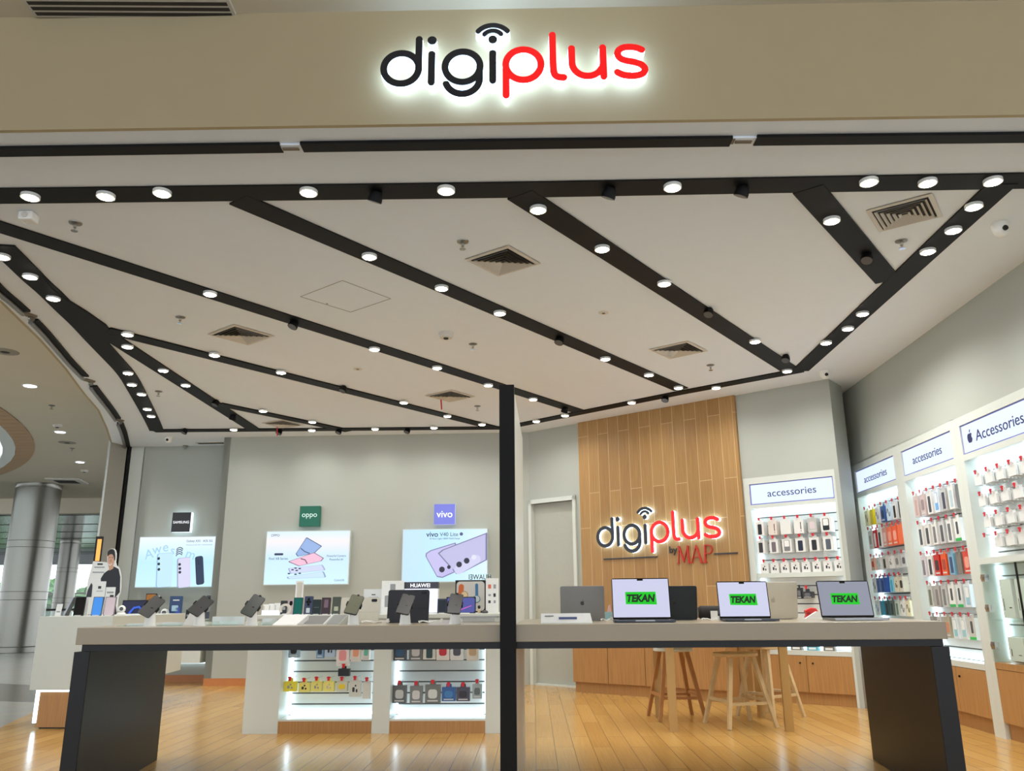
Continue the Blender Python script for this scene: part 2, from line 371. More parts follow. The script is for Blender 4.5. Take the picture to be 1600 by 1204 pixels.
# door in the diagonal wall
t = thing('door_1', None, None, DG.W(-0.92, 0.0, 0), DG.a); t['kind'] = 'structure'; t['label'] = 'plain off-white flush door left of the wooden wall'
MB().box(0, -0.03, 0, 0.05, 0.1, 2.50, white_m).box(0.78, -0.03, 0, 0.83, 0.1, 2.50, white_m).box(0.0, -0.03, 2.44, 0.83, 0.1, 2.50, white_m).build('door_frame', t)
MB().box(0.05, 0.05, 0.02, 0.78, 0.09, 2.44, mat('door_paint', (176, 178, 168), 0.6)).build('door_leaf', t)
MB().box(0.05, 0.0, 0.0, 0.78, 0.09, 0.02, white_m).build('threshold', t)
# wooden feature wall
t = at(DG, 'wooden_wall_panel', 'tall oak board feature panel carrying the lit shop logo', 'wall panel', 0.0, 0.0, 0.0)
MB().box(0.0, -0.04, 0.0, 2.35, -0.001, H - 0.001, wood_panel).build('boards', t)

# ------------------------------------------------------------------ black lighting strips on the ceiling
def strip(name, pts, w, label, px=True):
    P = [Vector(onz(x, y, H)) for x, y in pts] if px else [Vector(p) for p in pts]
    if len(P) > 3: P = [Vector(p) for p in smooth_pts([tuple(p) for p in P], 2)]
    L = []; R = []
    for i, p in enumerate(P):
        t = (P[min(i + 1, len(P) - 1)] - P[max(i - 1, 0)]).normalized(); n_ = Vector((-t.y, t.x)); L.append(p + n_ * w / 2); R.append(p - n_ * w / 2)
    mb = MB(); k = len(P); dz = 0.010 + 0.0006 * len(STRIPS)
    vs = [(p.x, p.y, H - dz) for p in L] + [(p.x, p.y, H - dz) for p in R] + [(p.x, p.y, H - .001) for p in L] + [(p.x, p.y, H - .001) for p in R]
    fs = []
    for i in range(k - 1):
        fs += [(i, i + 1, k + i + 1, k + i), (2 * k + i, 3 * k + i, 3 * k + i + 1, 2 * k + i + 1), (i + 1, i, 2 * k + i, 2 * k + i + 1), (k + i, k + i + 1, 3 * k + i + 1, 3 * k + i)]
    fs += [(0, k, 3 * k, 2 * k), (k - 1, 3 * k - 1, 4 * k - 1, 2 * k - 1)][:1] + [(k - 1, 3 * k - 1, 4 * k - 1, 2 * k - 1)]
    mb.add(vs, fs, black_m)
    if name == 'channel': o = mb.build(name, GRID)
    else: o = mb.build(name); tag(o, label, 'shutter track', 'dark shutter tracks in the soffit')
    STRIPS.append(o)
GRID = thing('lighting_channel_grid', 'network of black lighting channels radiating across the white shop ceiling', 'ceiling channel')
STRIPS = []
strip('channel', [(-60, 305), (0, 305), (400, 300), (800, 295.5), (1200, 288), (1600, 281), (1790, 277)], 0.185, 'long black channel running straight across the front of the ceiling')
strip('channel', [(-60, 333), (0, 353), (905, 642)], 0.185, 'black diagonal channel, longest one, entering at the left edge')
strip('channel', [(372, 310), (1064, 607)], 0.185, 'black diagonal channel between the access hatch and the central square vent')
strip('channel', [(812, 302), (1236, 578)], 0.19, 'black diagonal channel running to the rightmost ceiling corner')
strip('channel', [(1262, 293), (1387, 437)], 0.185, 'short black channel left of the slanted square vent at upper right')
strip('channel', [(1566, 285), (1250, 578)], 0.185, 'black channel following the right wall')
strip('channel', [(1252, 577), (1065, 612), (780, 669)], 0.165, 'black channel following the wooden wall at the back')
strip('channel', [(786, 667.5), (240, 672)], 0.165, 'thin black channel along the back wall')
strip('channel', [(0, 381), (28, 408), (58, 438), (80, 457), (105, 483), (128, 505), (150, 530), (176, 558), (199, 583), (213, 608), (229, 638), (240, 660), (245, 672)], 0.19, 'curved black channel following the rounded left side')
MB().prism([onz(*p, H) for p in [(66, 428), (80, 446), (97, 461), (136, 485), (166, 506), (172, 514), (170, 532), (150, 532), (120, 506), (90, 472), (70, 450)]], H - .0178, H - .001, black_m).build('channel', GRID)
strip('channel', [(166, 514), (775, 668)], 0.175, 'black diagonal channel ending at the back behind the black post')
strip('channel', [(166, 520), (400, 672)], 0.18, 'black diagonal channel closest to the curved left channel')
strip('channel', [(342, 630), (545, 672)], 0.16, 'shortest black channel near the back left')

# ------------------------------------------------------------------ ceiling spotlights
def spotlight(x, y, label, on=True, tilt=None, power=1.0):
    X, Y = onz(x, y, H - 0.035)
    t = thing('ceiling_spotlight', label, 'spotlight', (X, Y, H - 0.012), 0, 'spotlights in the black ceiling channels')
    M = Matrix.Identity(3)
    if tilt: M = Matrix.Rotation(tilt[0], 3, 'X') @ Matrix.Rotation(tilt[1], 3, 'Y')
    h = MB()
    if tilt: h.lathe([(0.012, 0.0), (0.012, -0.02)], (0, 0, 0), black_m, 10); h.lathe([(0.03, 0.02), (0.038, 0.005), (0.044, -0.03), (0.044, -0.045)], (0, 0, -0.015), black_m, 20, M=M)
    else: h.lathe([(0.054, 0.0), (0.054, -0.02)], (0, 0, 0), white_pl, 24)
    h.build('housing', t, smooth=True)
    d = MB()
    if tilt: d.lathe([(0.039, -0.043), (0.039, -0.0465)], (0, 0, -0.015), lamp_m if on else lamp_off, 20, M=M)
    else: d.lathe([(0.046, -0.019), (0.040, -0.024)], (0, 0, 0), lamp_m if on else lamp_off, 24)
    d.build('lens', t)
    if on:
        l = bpy.data.lights.new('spot', 'SPOT'); l.energy = SPOT_W * power; l.color = SPOT_COL; l.spot_size = math.radians(158); l.spot_blend = 1.0; l.shadow_soft_size = 0.05
        lo = bpy.data.objects.new('spot', l); sc.collection.objects.link(lo); lo.parent = t; lo.location = (0, 0, -0.04)
rows = [
 ('on the straight front channel', [(47, 310), (165, 309), (253, 304), (482, 303), (588, 306, 0), (697, 300), (953, 300, 0), (1051, 295), (1161, 297, 0), (1358, 287), (1450, 288), (1552, 286)]),
 ('on the longest diagonal channel from the left edge', [(328, 461), (460, 506, 0), (585, 547), (683, 576), (763, 603), (833, 625), (883, 640, 0)]),
 ('on the diagonal channel left of the central vent', [(577, 403), (690, 452), (781, 491), (875, 531, 0), (946, 562), (1014, 587), (1060, 607)]),
 ('on the diagonal channel right of the central vent', [(841, 330), (941, 391), (1038, 445), (1108, 487, 0), (1180, 535), (1228, 559, 0)]),
 ('on the short upper right channel', [(1300, 347), (1355, 402, 0)]),
 ('along the right wall channel', [(1522, 325), (1490, 362), (1450, 395), (1348, 492), (1325, 515), (1291, 537), (1230, 581)]),
 ('along the channel before the wooden wall', [(1119, 607), (1040, 622, 0), (987, 630), (883, 650), (838, 659)]),
 ('along the back wall channel', [(678, 669), (637, 672, 0), (586, 671), (530, 673, 0), (487, 673), (437, 674, 0), (365, 672), (289, 673, 0)]),
 ('on the curved left channel', [(3, 403), (47, 434), (83, 468), (200, 584), (206, 602), (221, 617), (230, 640), (236, 651)]),
 ('on the diagonal channel ending behind the post', [(199, 524), (335, 556), (439, 583), (537, 607, 0), (631, 630), (699, 651), (753, 664)]),
 ('on the channel nearest the curved one', [(199, 543), (255, 580), (290, 603), (338, 629, 0), (364, 651, 0)]),
 ('on the shortest back left channel', [(411, 643), (488, 660)])]
for where, L in rows:
    for i, q in enumerate(L):
        on = len(q) == 2
        spotlight(q[0], q[1], ('round lit spotlight, %s from left %s' if on else 'tilted dark spotlight, %s from left %s') % (ORD[i], where), on, None if on else (0.35 * (-1) ** i, 0.3), 2.4 if 'right wall' in where else 1.0)

# ------------------------------------------------------------------ ceiling fittings
def px_quad(pts, z): return [onz(x, y, z) for x, y in pts]
def vent(corners, label, n=5):
    P = [Vector(p) for p in px_quad(corners, H)]; c = sum(P, Vector((0, 0))) / 4
    a = math.atan2((P[1] - P[0]).y, (P[1] - P[0]).x); w = sum(((P[(i + 1) % 4] - P[i]).length for i in range(4))) / 4
    t = thing('ceiling_vent', label, 'air vent', (c.x, c.y, H), a, 'square air vents in the shop ceiling')
    h = w / 2
    mb = MB()
    def ring(mb, r0, r1, z0, z1, m):
        q0 = [(-r0, -r0), (r0, -r0), (r0, r0), (-r0, r0)]; q1 = [(-r1, -r1), (r1, -r1), (r1, r1), (-r1, r1)]
        vs = [(x, y, z0) for x, y in q0] + [(x, y, z1) for x, y in q1] + [(x, y, z0 + .004) for x, y in q0] + [(x, y, z1 + .004) for x, y in q1]
        mb.add(vs, [(i, 4 + i, 4 + (i + 1) % 4, (i + 1) % 4) for i in range(4)] + [(8 + i, 8 + (i + 1) % 4, 12 + (i + 1) % 4, 12 + i) for i in range(4)], m)
    ring(mb, h, h * 0.86, -0.006, -0.010, vent_m)
    mb.build('frame', t)
    MB().box(-h * .87, -h * .87, -0.003, h * .87, h * .87, -0.001, ventdark).build('backing', t)
    mb = MB()
    for k in range(n):
        r = h * (0.80 - 0.155 * k); ring(mb, r, max(r - h * 0.085, 0.005), -0.020, -0.006, vent_m)
    mb.build('louvre', t)
vent([(728, 406), (779, 432), (845, 408), (792, 382)], 'square louvred vent in the middle of the ceiling')
vent([(322, 521), (386, 538), (430, 525), (369, 506)], 'square louvred vent on the left half of the ceiling')
vent([(1349, 330), (1370, 362), (1477, 333), (1461, 302)], 'square louvred vent inside the triangle at upper right')
vent([(1015, 545), (1048, 560), (1105, 548), (1074, 531)], 'square louvred vent above the wooden wall')
vent([(664, 617), (705, 628), (740, 619), (704, 608)], 'small far vent with a red ribbon, left of the post')
vent([(411, 661), (440, 668), (474, 663), (443, 654)], 'farthest vent, near the back wall channel')
for px, lab in (((689, 624), 'red ribbon hanging from the far vent left of the post'), ((433, 667), 'red ribbon hanging from the farthest vent')):
    X, Y = onz(px[0], px[1], H - 0.03); mb = MB(); mb.plate([(-.008, 0), (.008, 0), (.018, -.12), (.003, -.13)], -.001, .001, red_m)
    tag(mb.build('ribbon', loc=(X, Y, H - .03)), lab, 'ribbon', 'red ribbons tied to vents')
mb = MB(); P = px_quad([(470, 463), (548, 487), (610, 466), (535, 438)], H)
for i in range(4):
    a, b = Vector(P[i]), Vector(P[(i + 1) % 4]); n_ = Vector((-(b - a).y, (b - a).x)).normalized() * .004
    mb.prism([tuple(a), tuple(b), tuple(b + n_), tuple(a + n_)], H - .003, H - .0008, mat('seam_grey', (150, 143, 132), .8))
X, Y = onz(511, 474, H); mb.lathe([(.008, -.001), (.008, -.004)], (X, Y, H), steel, 12)
tag(mb.build('access_hatch'), 'flush square access hatch outlined in the ceiling', 'access hatch')
def sprinkler(x, y, label, z=H, s=1.0):
    X, Y = onz(x, y, z); t = thing('ceiling_sprinkler', label, 'sprinkler', (X, Y, z), 0, 'sprinkler heads in the ceilings')
    MB().lathe([(.042 * s, 0), (.04 * s, -.006), (.02 * s, -.012)], (0, 0, 0), steel, 16).build('cover_plate', t)
    MB().lathe([(.012 * s, -.01), (.012 * s, -.035), (.006 * s, -.04), (.006 * s, -.055), (.022 * s, -.056), (.022 * s, -.06)], (0, 0, 0), chrome, 12).build('nozzle', t)
for x, y, l in ((118, 348, 'chrome sprinkler near the upper left, beside the boxy sensor'), (723, 377, 'sprinkler just left of the central square vent'), (1408, 376, 'sprinkler inside the triangle at upper right'),
                (282, 495, 'sprinkler above the left square vent'), (739, 537, 'sprinkler right of the smoke detector'), (1110, 570, 'sprinkler right of the vent above the wooden wall'),
                (248, 611, 'sprinkler beside the curved left channel'), (746, 634, 'sprinkler just left of the top of the post'), (290, 696, 'sprinkler near the top of the recessed left wall')):
    sprinkler(x, y, l)
for x, y, l in ((81, 633, 'upper sprinkler on the mall ceiling'), (113, 700, 'lower sprinkler on the mall ceiling')): sprinkler(x, y, l, HM, 1.2)
def disc(name, x, y, label, cat, r=.06, h=.03, z=H, m=None, group=None):
    X, Y = onz(x, y, z); m = m or vent_m; t = thing(name, label, cat, (X, Y, z), 0, group)
    MB().lathe([(r, 0), (r, -h * .4), (r * .8, -h)], (0, 0, 0), m, 24).build('housing', t, smooth=True)
    MB().lathe([(r * .35, -h), (r * .3, -h * 1.2)], (0, 0, 0), ventdark, 16).build('sensor', t)
disc('smoke_detector', 697, 520, 'round cream smoke detector left of the post', 'smoke detector', .07, .05)
disc('ceiling_sensor', 943, 488, 'small flat round sensor right of the central vent', 'sensor', .045, .008)
disc('ceiling_sensor', 559, 576, 'small flat round sensor in the middle left of the ceiling', 'sensor', .05, .006)
disc('ceiling_speaker', 8, 549, 'round speaker cut by the left edge on the mall ceiling', 'speaker', .16, .01, HM, mat('speaker_grey', (160, 152, 138), .8), 'round mall ceiling speakers')
disc('ceiling_speaker', 105, 691, 'round grey speaker on the mall ceiling above the column', 'speaker', .16, .01, HM, mat('speaker_grey', (160, 152, 138), .8), 'round mall ceiling speakers')
disc('smoke_detector', 90, 663, 'round detector on the mall ceiling between two downlights', 'smoke detector', .08, .05, HM)
disc('smoke_detector', 132, 734, 'round detector on the mall ceiling near the column', 'smoke detector', .08, .05, HM)
def camera_dome(x, y, label, s=1.0):
    X, Y = onz(x, y, H); t = thing('security_camera', label, 'security camera', (X, Y, H), 0, 'white security cameras')
    MB().lathe([(.055 * s, 0), (.055 * s, -.03 * s), (.05 * s, -.045 * s)], (0, 0, 0), white_pl, 24).build('base', t, smooth=True)
    pr = [(.05 * s * math.cos(a), -.045 * s - .05 * s * math.sin(a)) for a in [k * math.pi / 14 for k in range(7)]]
    MB().lathe(pr, (0, 0, 0), white_pl, 24).build('dome', t, smooth=True)
    MB().lathe([(.018 * s, -.045 * s), (.018 * s, -.056 * s)], (0, 0, -.055 * s), black_gl, 16, axis='y').build('lens', t)
camera_dome(1562, 349, 'white dome camera near the right edge'); camera_dome(1288, 579, 'white dome camera above the corner of the accessories bays'); camera_dome(264, 682, 'white dome camera near the left end of the back channel')
X, Y = onz(46, 333, H); t = thing('motion_sensor', 'boxy white sensor on the ceiling at upper left', 'sensor', (X, Y, H))
MB().box(-.045, -.045, -.06, .045, .045, 0, white_pl).build('housing', t, bevel=.012); MB().lathe([(.02, -.046), (.02, -.05)], (0, 0, -.03), vent_m, 14, axis='y').build('lens', t)
# slit vents
def slit(px, label, z, w, l, rz=0.0):
    X, Y = onz(px[0], px[1], z); t = thing('slot_vent', label, 'air vent', (X, Y, z), rz)
    MB().box(-l / 2, -w / 2, -.012, l / 2, w / 2, 0, vent_m).build('frame', t)
    mb = MB(); n = 3
    for k in range(n): y = -w / 2 + w * (k + .7) / (n + .4); mb.box(-l / 2 + .02, y - w * .09, -.014, l / 2 - .02, y + w * .09, -.011, ventdark)
    mb.build('slot', t)
slit((330, 691), 'short slot vent above the recessed left wall', H, .12, .45, A0)
slit((205, 11), 'long slot vent in the mall ceiling above the fascia', HM, .14, 1.1, 0.02)
# shutter tracks: straight dark groove at the front, curved one at the left
def track(name, pts, w, label, px=True, rail=False):
    strip(name, pts, w, label, px); o = STRIPS[-1]; P = smooth_pts([onz(x - 3.5, y + 1, H) for x, y in pts], 2); _ = rail and MB().tube([(p[0], p[1], H - .032) for p in P], .02, mat('rail_grey', (128, 126, 122), .35, metal=.5), 10).build('guide_rail', o, smooth=True); return o
track('shutter_track', [(-60, 235), (0, 234.5), (440, 228)], .085, 'left length of dark shutter track in the front soffit')
track('shutter_track', [(472, 227), (800, 222.5), (1142, 218)], .085, 'middle length of dark shutter track under the sign')
track('shutter_track', [(1180, 216.5), (1600, 212), (1850, 209)], .085, 'right length of dark shutter track in the front soffit')
cl_m = mat('bare_metal', (120, 108, 92), .6)
for x, y, l in ((455, 229, 'pale plaster-covered joint in the front shutter track'), (1161, 218, 'damaged metal joint in the front shutter track')):
    X, Y = onz(x, y, H); t = thing('track_joint', l, 'track joint', (X, Y, H))
    MB().box(-.07, -.035, -.012, .07, .03, 0, ceil_m).build('plate', t); MB().box(-.045, -.012, -.018, .045, .012, -.010, cl_m).box(-.07, -.03, -.016, -.05, .02, -.01, cl_m).build('bracket', t)
tg = track('shutter_track', [(-14, 434), (0, 450), (22, 468), (40, 484)], .08, 'first length of curved shutter track at the left edge', rail=True)
track('shutter_track', [(52, 497), (68, 513), (91, 540), (112, 565), (133, 586)], .08, 'long length of curved shutter track on the left soffit', rail=True)
track('shutter_track', [(146, 601), (158, 617), (171, 633), (184, 652)], .08, 'short length of curved shutter track before the pier', rail=True)
track('shutter_track', [(188, 659), (194, 674), (199.5, 697)], .08, 'last length of curved shutter track meeting the pier', rail=True)
for x, y in ((45, 490), (139, 593), (186, 655)):
    X, Y = onz(x, y, H); t = thing('track_roller', 'small metal roller bracket in the curved track, at pixel break %s' % {45: 'nearest the left edge', 139: 'midway', 186: 'beside the pier'}[x], 'roller', (X, Y, H), 1.2, 'roller brackets in the curved track')
    t['label'] = 'metal roller bracket in the curved track, the one %s' % {45: 'nearest the left edge', 139: 'midway along', 186: 'beside the pier'}[x]
    MB().box(-.06, -.03, -.02, .06, .03, 0, cl_m).build('bracket', t); MB().lathe([(.025, -.012), (.025, .012)], (.03, 0, -.035), steel, 14, axis='y').build('wheel', t)

# ------------------------------------------------------------------ the two lit logos
def qb(p0, p1, p2, n=8): return [((1 - t) ** 2 * p0[0] + 2 * t * (1 - t) * p1[0] + t * t * p2[0], (1 - t) ** 2 * p0[1] + 2 * t * (1 - t) * p1[1] + t * t * p2[1]) for t in [k / n for k in range(n + 1)]]
VS = 1.12
def g(x, y): return (x - 815, -(y - 280) * VS)
def gc(cx, cy, r, a0, a1, n=28): c = g(cx, cy); return arc(c[0], c[1], r, a0, a1, n)
SW = 34
s_pts = [(1443, 240), (1420, 229), (1385, 224), (1350, 227), (1327, 243), (1323, 262), (1335, 283), (1365, 295), (1400, 301), (1435, 312), (1453, 330), (1454, 346), (1443, 361), (1415, 370), (1380, 371), (1345, 366), (1320, 352)]
LOGO = [('letter_d', 0, [gc(262, 315, 86, 0, 360, 40), [g(347, 168), g(347, 315)]]),
        ('letter_i', 0, [[g(411, 245), g(411, 388)]]), ('letter_i_dot', 0, 'dot', g(411, 175), 23),
        ('letter_g', 0, [gc(563, 312, 86, 0, 360, 40), [g(647, 312), g(647, 375)] + gc(563, 372, 84, 0, -160, 20)]),
        ('letter_i', 0, [[g(711, 245), g(711, 384)]]), ('letter_i_dot', 0, 'dot', g(711, 175), 22),
        ('wifi_arc', 0, [gc(711, 176, 52, 38, 142, 12)], 24), ('wifi_arc', 0, [gc(711, 186, 94, 40, 140, 16)], 26),
        ('letter_p', 1, [gc(861, 306, 86, 0, 360, 40), [g(776, 306), g(776, 458)]]),
        ('letter_l', 1, [smooth_pts([g(1006, 157), g(1006, 330), g(1012, 360), g(1030, 372), g(1057, 374)])]),
        ('letter_u', 1, [[g(1099, 228), g(1099, 300)] + gc(1175.5, 300, 76.5, 180, 360, 20) + [g(1252, 226)], [g(1252, 226), g(1252, 372)]]),
        ('letter_s', 1, [smooth_pts([g(*p) for p in s_pts], 1)])]
def logo(t, k, depth, gap, names=True):
    """k: metres per unit. t's origin: centre of the lettering on the wall"""
    for e in LOGO:
        face = sign_red if e[1] else sign_dark
        body = MB(); fc = MB()
        if e[2] == 'dot':
            c = (e[3][0] * k, e[3][1] * k); r = e[4] * k
            body.plate(circ(c[0], c[1], r, 24), -depth, -gap, halo_m); fc.plate(circ(c[0], c[1], r, 24), -depth - .006, -depth, face)
        else:
            w = (e[3] if len(e) > 3 else SW) * k
            for i, s_ in enumerate(e[2]):
                P = [(x * k, z * k) for x, z in s_]
                body.stroke(P, w, -depth + i * .0004, -gap, halo_m); fc.stroke(P, w, -depth - .006 - i * .0003, -depth, face)
        b = body.build(e[0], t); fc.build('face', b)
p0 = FA.L(598, 120); p1 = FA.L(1010, 120); zc = FA.L(804, 107)[1]
kf = (p1[0] - p0[0]) / 1312.0
t = at(FA, 'shop_sign', 'large backlit digiplus sign on the front fascia', 'sign', (p0[0] + p1[0]) / 2, zc, 0.0)
logo(t, kf, .07, .012)
q0 = DG.L(934, 840, -.06); q1 = DG.L(1129, 830, -.06)
kd = (q1[0] - q0[0]) / 1312.0
t = at(DG, 'wall_logo', 'smaller backlit digiplus logo on the wooden wall', 'sign', (q0[0] + q1[0]) / 2, 1.955, -.04)
logo(t, kd, .05, .01)
red_l = mat('logo_red_paint', (190, 40, 30), .4)
text('by', .12, sign_dark, t, 'by_lettering', (0.215, -.012, -.275), width=.105, ext=.006)
def serif_letter(name, x0, strokes):
    mb = MB()
    for i, (p, q, w_) in enumerate(strokes):
        if len(p) > 2: mb.stroke([(x0 + a, -.43 + b) for a, b in p[2]], w_, -.020 - i * .0003, -.002, red_l)
        else: mb.stroke([(x0 + p[0], -.43 + p[1]), (x0 + q[0], -.43 + q[1])], w_, -.020 - i * .0003, -.002, red_l)
    mb.build(name, t)
hh = .20
serif_letter('letter_m', .27, [((0.01, 0), (.03, hh), .008), ((.03, hh), (.085, .02), .018), ((.085, .02), (.145, hh), .008), ((.145, hh), (.155, 0), .018), ((-.01, 0), (.03, 0), .006), ((.135, 0), (.178, 0), .006), ((.01, hh), (.035, hh), .006), ((.14, hh), (.165, hh), .006)])
serif_letter('letter_a', .46, [((0.0, 0), (.07, hh), .008), ((.07, hh), (.135, 0), .018), ((.02, .065), (.115, .065), .008), ((-.015, 0), (.02, 0), .006), ((.115, 0), (.155, 0), .006)])
serif_letter('letter_p', .63, [((0.01, 0), (.02, hh), .018), ((0, 0, [(.02, hh)] + arc(.06, hh - .05, .05, 90, -90, 12) + [(.02, hh - .1)]), None, .010), ((-.01, 0), (.035, 0), .006)])
MB().box(-.82, -.015, -.345, -.02, 0, -.33, sign_dark).build('rule', t); MB().box(.76, -.015, -.345, 1.06, 0, -.33, sign_dark).build('rule', t)

# ------------------------------------------------------------------ lit posters and brand cubes
def lightbox(fr, x0, x1, z0, z1, label, edge=white_m, name='poster_lightbox'):
    t = at(fr, name, label, 'lightbox', (x0 + x1) / 2, (z0 + z1) / 2, 0)
    w, h = (x1 - x0) / 2, (z1 - z0) / 2
    MB().box(-w, -.09, -h, w, -.03, h, edge).box(-w * .9, -.03, -h * .9, w * .9, -.0, h * .9, led_soft).build('frame', t)
    return t, w, h
def grad_screen(name, stops, horizontal=False, s=1.0):
    """lit artwork: a printed colour sweep of the poster itself"""
    M = bpy.data.materials.new(name); M.use_nodes = True; nt = M.node_tree; N = nt.nodes.new; K = nt.links.new; b = nt.nodes['Principled BSDF']
    tc = N('ShaderNodeTexCoord'); sx = N('ShaderNodeSeparateXYZ'); r = N('ShaderNodeValToRGB'); K(tc.outputs['Generated'], sx.inputs[0]); K(sx.outputs[0 if horizontal else 2], r.inputs[0])
    e = r.color_ramp.elements
    for i, (p, c) in enumerate(stops):
        if i < 2: el = e[i]; el.position = p
        else: el = e.new(p)
        el.color = (*lin(c), 1)
    K(r.outputs[0], b.inputs['Emission Color']); b.inputs['Base Color'].default_value = (.1, .1, .1, 1); b.inputs['Emission Strength'].default_value = s; b.inputs['Roughness'].default_value = .4
    return M
# left poster
x0, z0 = SM.L(213, 918, -.09); x1, z1 = SM.L(338, 837, -.09)
t, w, h = lightbox(SM, x0 - .03, x1, z0, z1, 'lit pale blue poster with three phones on the recessed left wall')
bx = MB().box(-w + .01, -.094, -h + .01, w - .01, -.09, h - .01, grad_screen('pale_blue_art', [(0, (190, 232, 250)), (1, (226, 238, 250)), (.5, (178, 226, 248))])).build('artwork', t)
aw = glow(160, 208, 234)
for i, (ch, cx_, cz_, rr) in enumerate([('A', -.42, .12, .25), ('w', -.30, .17, .2), ('e', -.17, .20, .1), ('s', -.06, .15, -.15), ('m', .22, .09, -.3), ('e', .36, .04, -.35)]):
    text(ch, .2, aw, bx, 'lettering', (cx_, -.096, cz_), ext=.0005, rot=rr)
mb = MB()
for k in range(4): mb.stroke(arc(.05, .12 - .03 * k + .04, .05, 30 + 10 * (k % 2), 160, 8), .012, -.097, -.0955, glow(20, 26, 40))
mb.build('squiggle', bx)
text('Galaxy A55 · A35 5G', .05, glow(28, 40, 70), bx, 'lettering', (w - .25, -.096, h - .075), width=.40, ext=.0005)
text('Awesome for everyone', .03, glow(90, 120, 150), bx, 'lettering', (w - .25, -.096, h - .13), width=.40, height=.02, ext=.0005)
for (cx_, cz_, ww, hh, rot, c, cam3, ce) in [(-.17, -.12, .24, .50, .06, (196, 232, 248), [(-.09, .17), (-.08, .09), (-.07, .01)], (150, 190, 225)), (.13, -.16, .20, .44, .1, (216, 214, 240), [(-.06, .12), (-.05, .06), (-.045, .005)], (150, 160, 190)), (.37, -.13, .12, .42, .14, (30, 48, 78), [(-.02, .14), (-.01, .10)], (20, 30, 60))]:
    m_ = MB(); m_.plate(rrect(cx_ + .012, cz_, ww, hh, .03, rot), -.0985, -.0965, glow(*ce)); m_.plate(rrect(cx_ + .022, cz_, ww - .015, hh - .008, .03, rot), -.0995, -.097, glow(*c)); o = m_.build('printed_phone', bx)
    mm = MB()
    for a, b_ in cam3: MB().plate(circ(cx_ + a, cz_ + b_, .021 if ww > .15 else .012, 14), -.101, -.0995, glow(20, 26, 38)).build('printed_lens', bx)
# middle poster
x0, z0 = BK.L(411, 914, -.09); x1, z1 = BK.L(548, 828, -.09)
t, w, h = lightbox(BK, x0, x1, z0, z1, 'lit poster of stacked phones below the green square sign')
bx = MB().box(-w + .01, -.094, -h + .01, w - .01, -.09, h - .01, grad_screen('sky_art', [(0, (196, 232, 250)), (1, (204, 228, 248)), (.5, (190, 222, 246)), (.82, (232, 226, 228))])).build('artwork', t)
dk = glow(36, 50, 84)
text('OPPO', .05, dk, bx, 'lettering', (-w + .13, -.096, h - .06), width=.12, ext=.0005)
text('Find X8 Series', .06, dk, bx, 'lettering', (-.41, -.096, -.01), width=.27, ext=.0005)
MB().plate(rrect(-.41, .05, .13, .03, .014), -.096, -.0945, dk).build('printed_badge', bx)
text('Powerful Camera', .06, dk, bx, 'lettering', (.42, -.096, .02), width=.27, ext=.0005)
text('Powerful AI', .06, dk, bx, 'lettering', (.42, -.096, -.03), width=.19, ext=.0005)
text('ColorOS', .06, dk, bx, 'lettering', (w - .13, -.096, -h + .06), width=.14, ext=.0005)
def pph(poly, c, c2=None, y=-.097):
    m_ = MB(); m_.plate(poly, y, -.0945, glow(*c))
    if c2:
        cx_ = sum(p[0] for p in poly) / len(poly); cz_ = sum(p[1] for p in poly) / len(poly)
        m_.plate([(cx_ + (a - cx_) * .93, cz_ + (b_ - cz_) * .93) for a, b_ in poly], y - .001, y, glow(*c2))
    return m_.build('printed_phone', bx)
def para(pts, f=.10):
    Q = []; n = len(pts)
    for i in range(n):
        p = Vector(pts[i]); a = Vector(pts[i - 1]); b = Vector(pts[(i + 1) % n]); d = f * .5 * ((p - a).length + (b - p).length) * .5
        u = p + (a - p).normalized() * min(d, (a - p).length * .4); w_ = p + (b - p).normalized() * min(d, (b - p).length * .4)
        Q += [tuple(u), tuple((u + w_) * .3 + p * .4), tuple(w_)]
    return Q
def U(px, py): s_, z_ = (px / 5.333 + 360, py / 5.333 + 820); a = BK.L(s_, z_, -.09); return (a[0] - (x0 + x1) / 2, a[1] - (z0 + z1) / 2)
pph(para([U(635, 100), U(765, 175), U(700, 235), U(560, 262), U(545, 240)]), (60, 76, 120), (150, 178, 226), -.097)
pph(para([U(480, 305), U(700, 228), U(780, 275), U(760, 300), U(570, 342)]), (120, 84, 110), (238, 190, 214), -.099)
pph(para([U(480, 360), U(770, 330), U(795, 375), U(500, 405)]), (160, 168, 206), (206, 214, 240), -.101)
pph(para([U(470, 432), U(780, 385), U(800, 435), U(480, 448)]), (140, 160, 196), (200, 226, 244), -.103)
mb = MB()
for a, b_ in ((520, 372), (545, 358), (555, 378), (580, 362), (545, 410), (580, 402), (490, 404)): c = U(a, b_); MB().plate(rrect(c[0], c[1], .036, .018, .008), -.1045, -.103, glow(44, 56, 84)).build('printed_lens', bx)
mb.stroke([U(590, 195), U(620, 220), U(660, 235)], .012, -.0985, -.097, glow(50, 60, 110)); mb.stroke([U(590, 280), U(625, 290), U(640, 318)], .014, -.1005, -.099, glow(100, 60, 90))
mb.build('printed_rings', bx)
